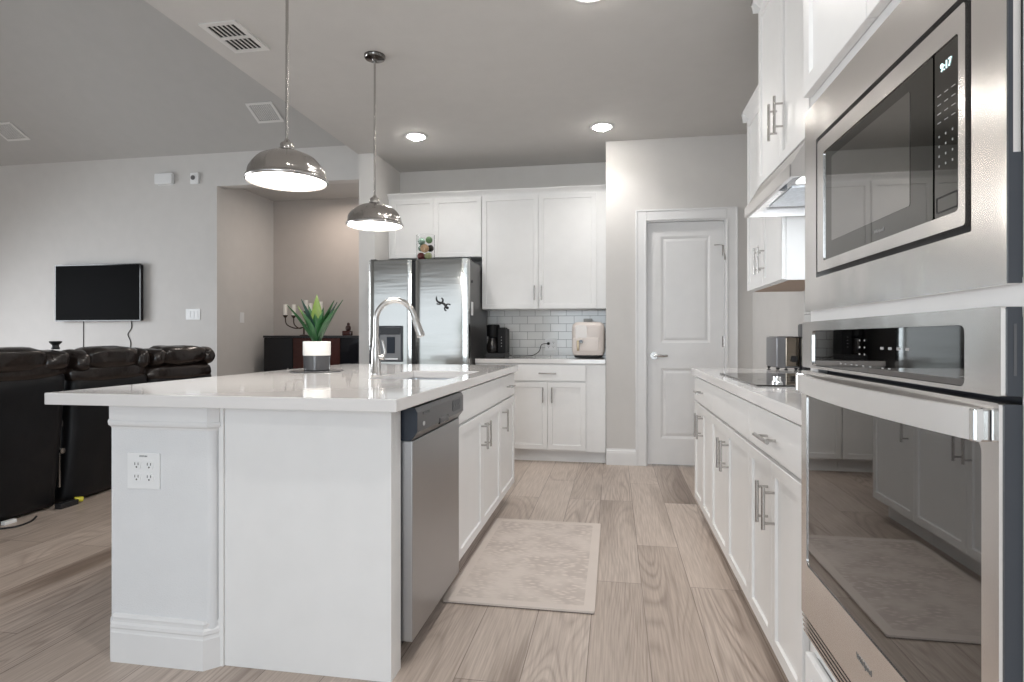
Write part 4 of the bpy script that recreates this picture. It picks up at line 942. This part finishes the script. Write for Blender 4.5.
for k, (y0, y1, zt, zh) in enumerate(units):
    m_ = (y0+y1)/2; hw_ = (y1-y0)/2
    bk = obj('back_panel', cushion_back(y0+.005, y1-.005, zt, k*7.3), LEATHD, sf, smooth=PI, world=True)
    b = B(); ell(b, (-3.572, m_, zt+.020), (.105, hw_+.004, .066), 4, 36, 14, wr=.05, seed=k); obj('back_roll', b, LEATH, sf, smooth=PI, world=True)
    b = B(); ell(b, (-3.565, m_, zh-.075), (.125, hw_*.72, .082), 3.4, 48, 26, wr=.10, seed=k*3+1); hc = obj('head_cushion', b, LEATH, sf, smooth=PI, world=True)
    for s in (-1, 1):
        b = B(); ell(b, (-3.565, m_+s*hw_*.80, zh-.088), (.118, hw_*.20, .076), 2.8, 24, 18, wr=.13, seed=k+s); obj('side_bolster', b, LEATH, sf, smooth=PI, world=True)
    b = B(); ell(b, (-3.82, m_, .66), (.13, hw_-.01, .24), 3.5, 28, 18, wr=.04, seed=k+5); obj('back_cushion', b, LEATH, sf, smooth=PI, world=True)
    b = B(); ell(b, (-4.12, m_, .40), (.32, hw_-.005, .11), 4, 28, 14, wr=.03, seed=k+9); obj('seat_cushion', b, LEATH, sf, smooth=PI, world=True)
    obj('base', bx(B(), -4.40, -3.70, y0+.01, y1-.01, .03, .30, .02, 3), LEATHD, sf, smooth=SM, world=True)
for y in (2.08, 4.80):
    b = B(); ell(b, (-4.03, y, .33), (.42, .13, .32), 5, 24, 20, wr=.02); obj('armrest', b, LEATH, sf, smooth=PI, world=True)
b = B(); bx(b, -4.30, -3.78, 2.15, 4.66, .0004, .03); obj('floor_rail', b, BLACKM, sf, world=True)
for y in (3.311, 3.965):
    b = B(); bx(b, -3.60, -3.585, y-.006, y+.006, .12, .62); cyl(b, (-3.585, y, .36), (-3.56, y, .36), .018, n=12); bx(b, -3.59, -3.57, y-.012, y+.012, .52, .56); obj('recline_bracket', b, NICKEL, sf, world=True)
# small black vase on the sofa back
b = B(); lathe(b, [(0, 0), (.022, 0), (.024, .006), (.019, .022), (.020, .030), (.034, .045), (.035, .052), (.030, .054), (0, .050)], (0, 0), 24)
o = tag(obj('small_vase', b, BLACKM, smooth=SM), 'small black flared cup standing on top of the near sofa seat', 'cup'); o.location = (-3.565, 3.262, 1.026)
# power strip, plug and loose cord on the floor behind the sofa
ps = thing('power_strip', 'black power strip with a yellow plug on the floor behind the sofa', 'power strip', (-3.515, 3.26, 0), 0)
obj('strip_body', bx(B(), -.025, .025, -.03, .10, .0005, .035, .006, 2), BLACKM, ps, smooth=SM)
b = B(); cyl(b, (.02, .135, .025), (-.005, .095, .030), .017, n=14); obj('yellow_plug', b, YEL, ps, smooth=SM)
b = B(); sweep(b, smooth_pts([(-3.47, 3.05, .012), (-3.43, 2.98, .006), (-3.42, 2.88, .006), (-3.50, 2.80, .006), (-3.46, 2.70, .006), (-3.36, 2.64, .006), (-3.36, 2.52, .006), (-3.5, 2.45, .006)], 6), .0055, 8)
tag(obj('extension_cable', b, BLACKM, smooth=SM), 'black cord lying in loops on the floor behind the sofa', 'cord')
tag(obj('power_adapter', bx(B(), -3.545, -3.515, 2.90, 2.97, .0005, .022, .003, 2), PLATE), 'small white adapter on the floor behind the sofa', 'adapter')

# ------------------------------------------------------------------ mat on the floor
rg = thing('floor_mat', 'beige cushioned kitchen mat with pebbled pattern beside the dishwasher', 'mat', (-.389, 2.93, 0))
RX0, RX1, RY0, RY1 = -.702, -.076, 2.366, 3.495
obj('underside', bx(B(), RX0+.004, RX1-.004, RY0+.004, RY1-.004, .0006, .004), RUGE, rg, world=True)
b = B(); ring_frame(b, plate_pts(RX0, RX1, RY0, RY1, .008), plate_pts(RX0+.045, RX1-.045, RY0+.045, RY1-.045, .006), 2, .0041, .0125); obj('border', b, RUGB, rg, world=True)
b = B(); prism(b, plate_pts(RX0+.0452, RX1-.0452, RY0+.0452, RY1-.0452, .006), 2, .0041, .0123); obj('field', b, RUGM, rg, world=True)

# added light warming the hall back wall, no fixture seen
area('hall_fill_light', (-3.1, 6.1, 2.72), (0, 0, 0), .3, .3, 6, (1.0, .88, .78), 'DISK')
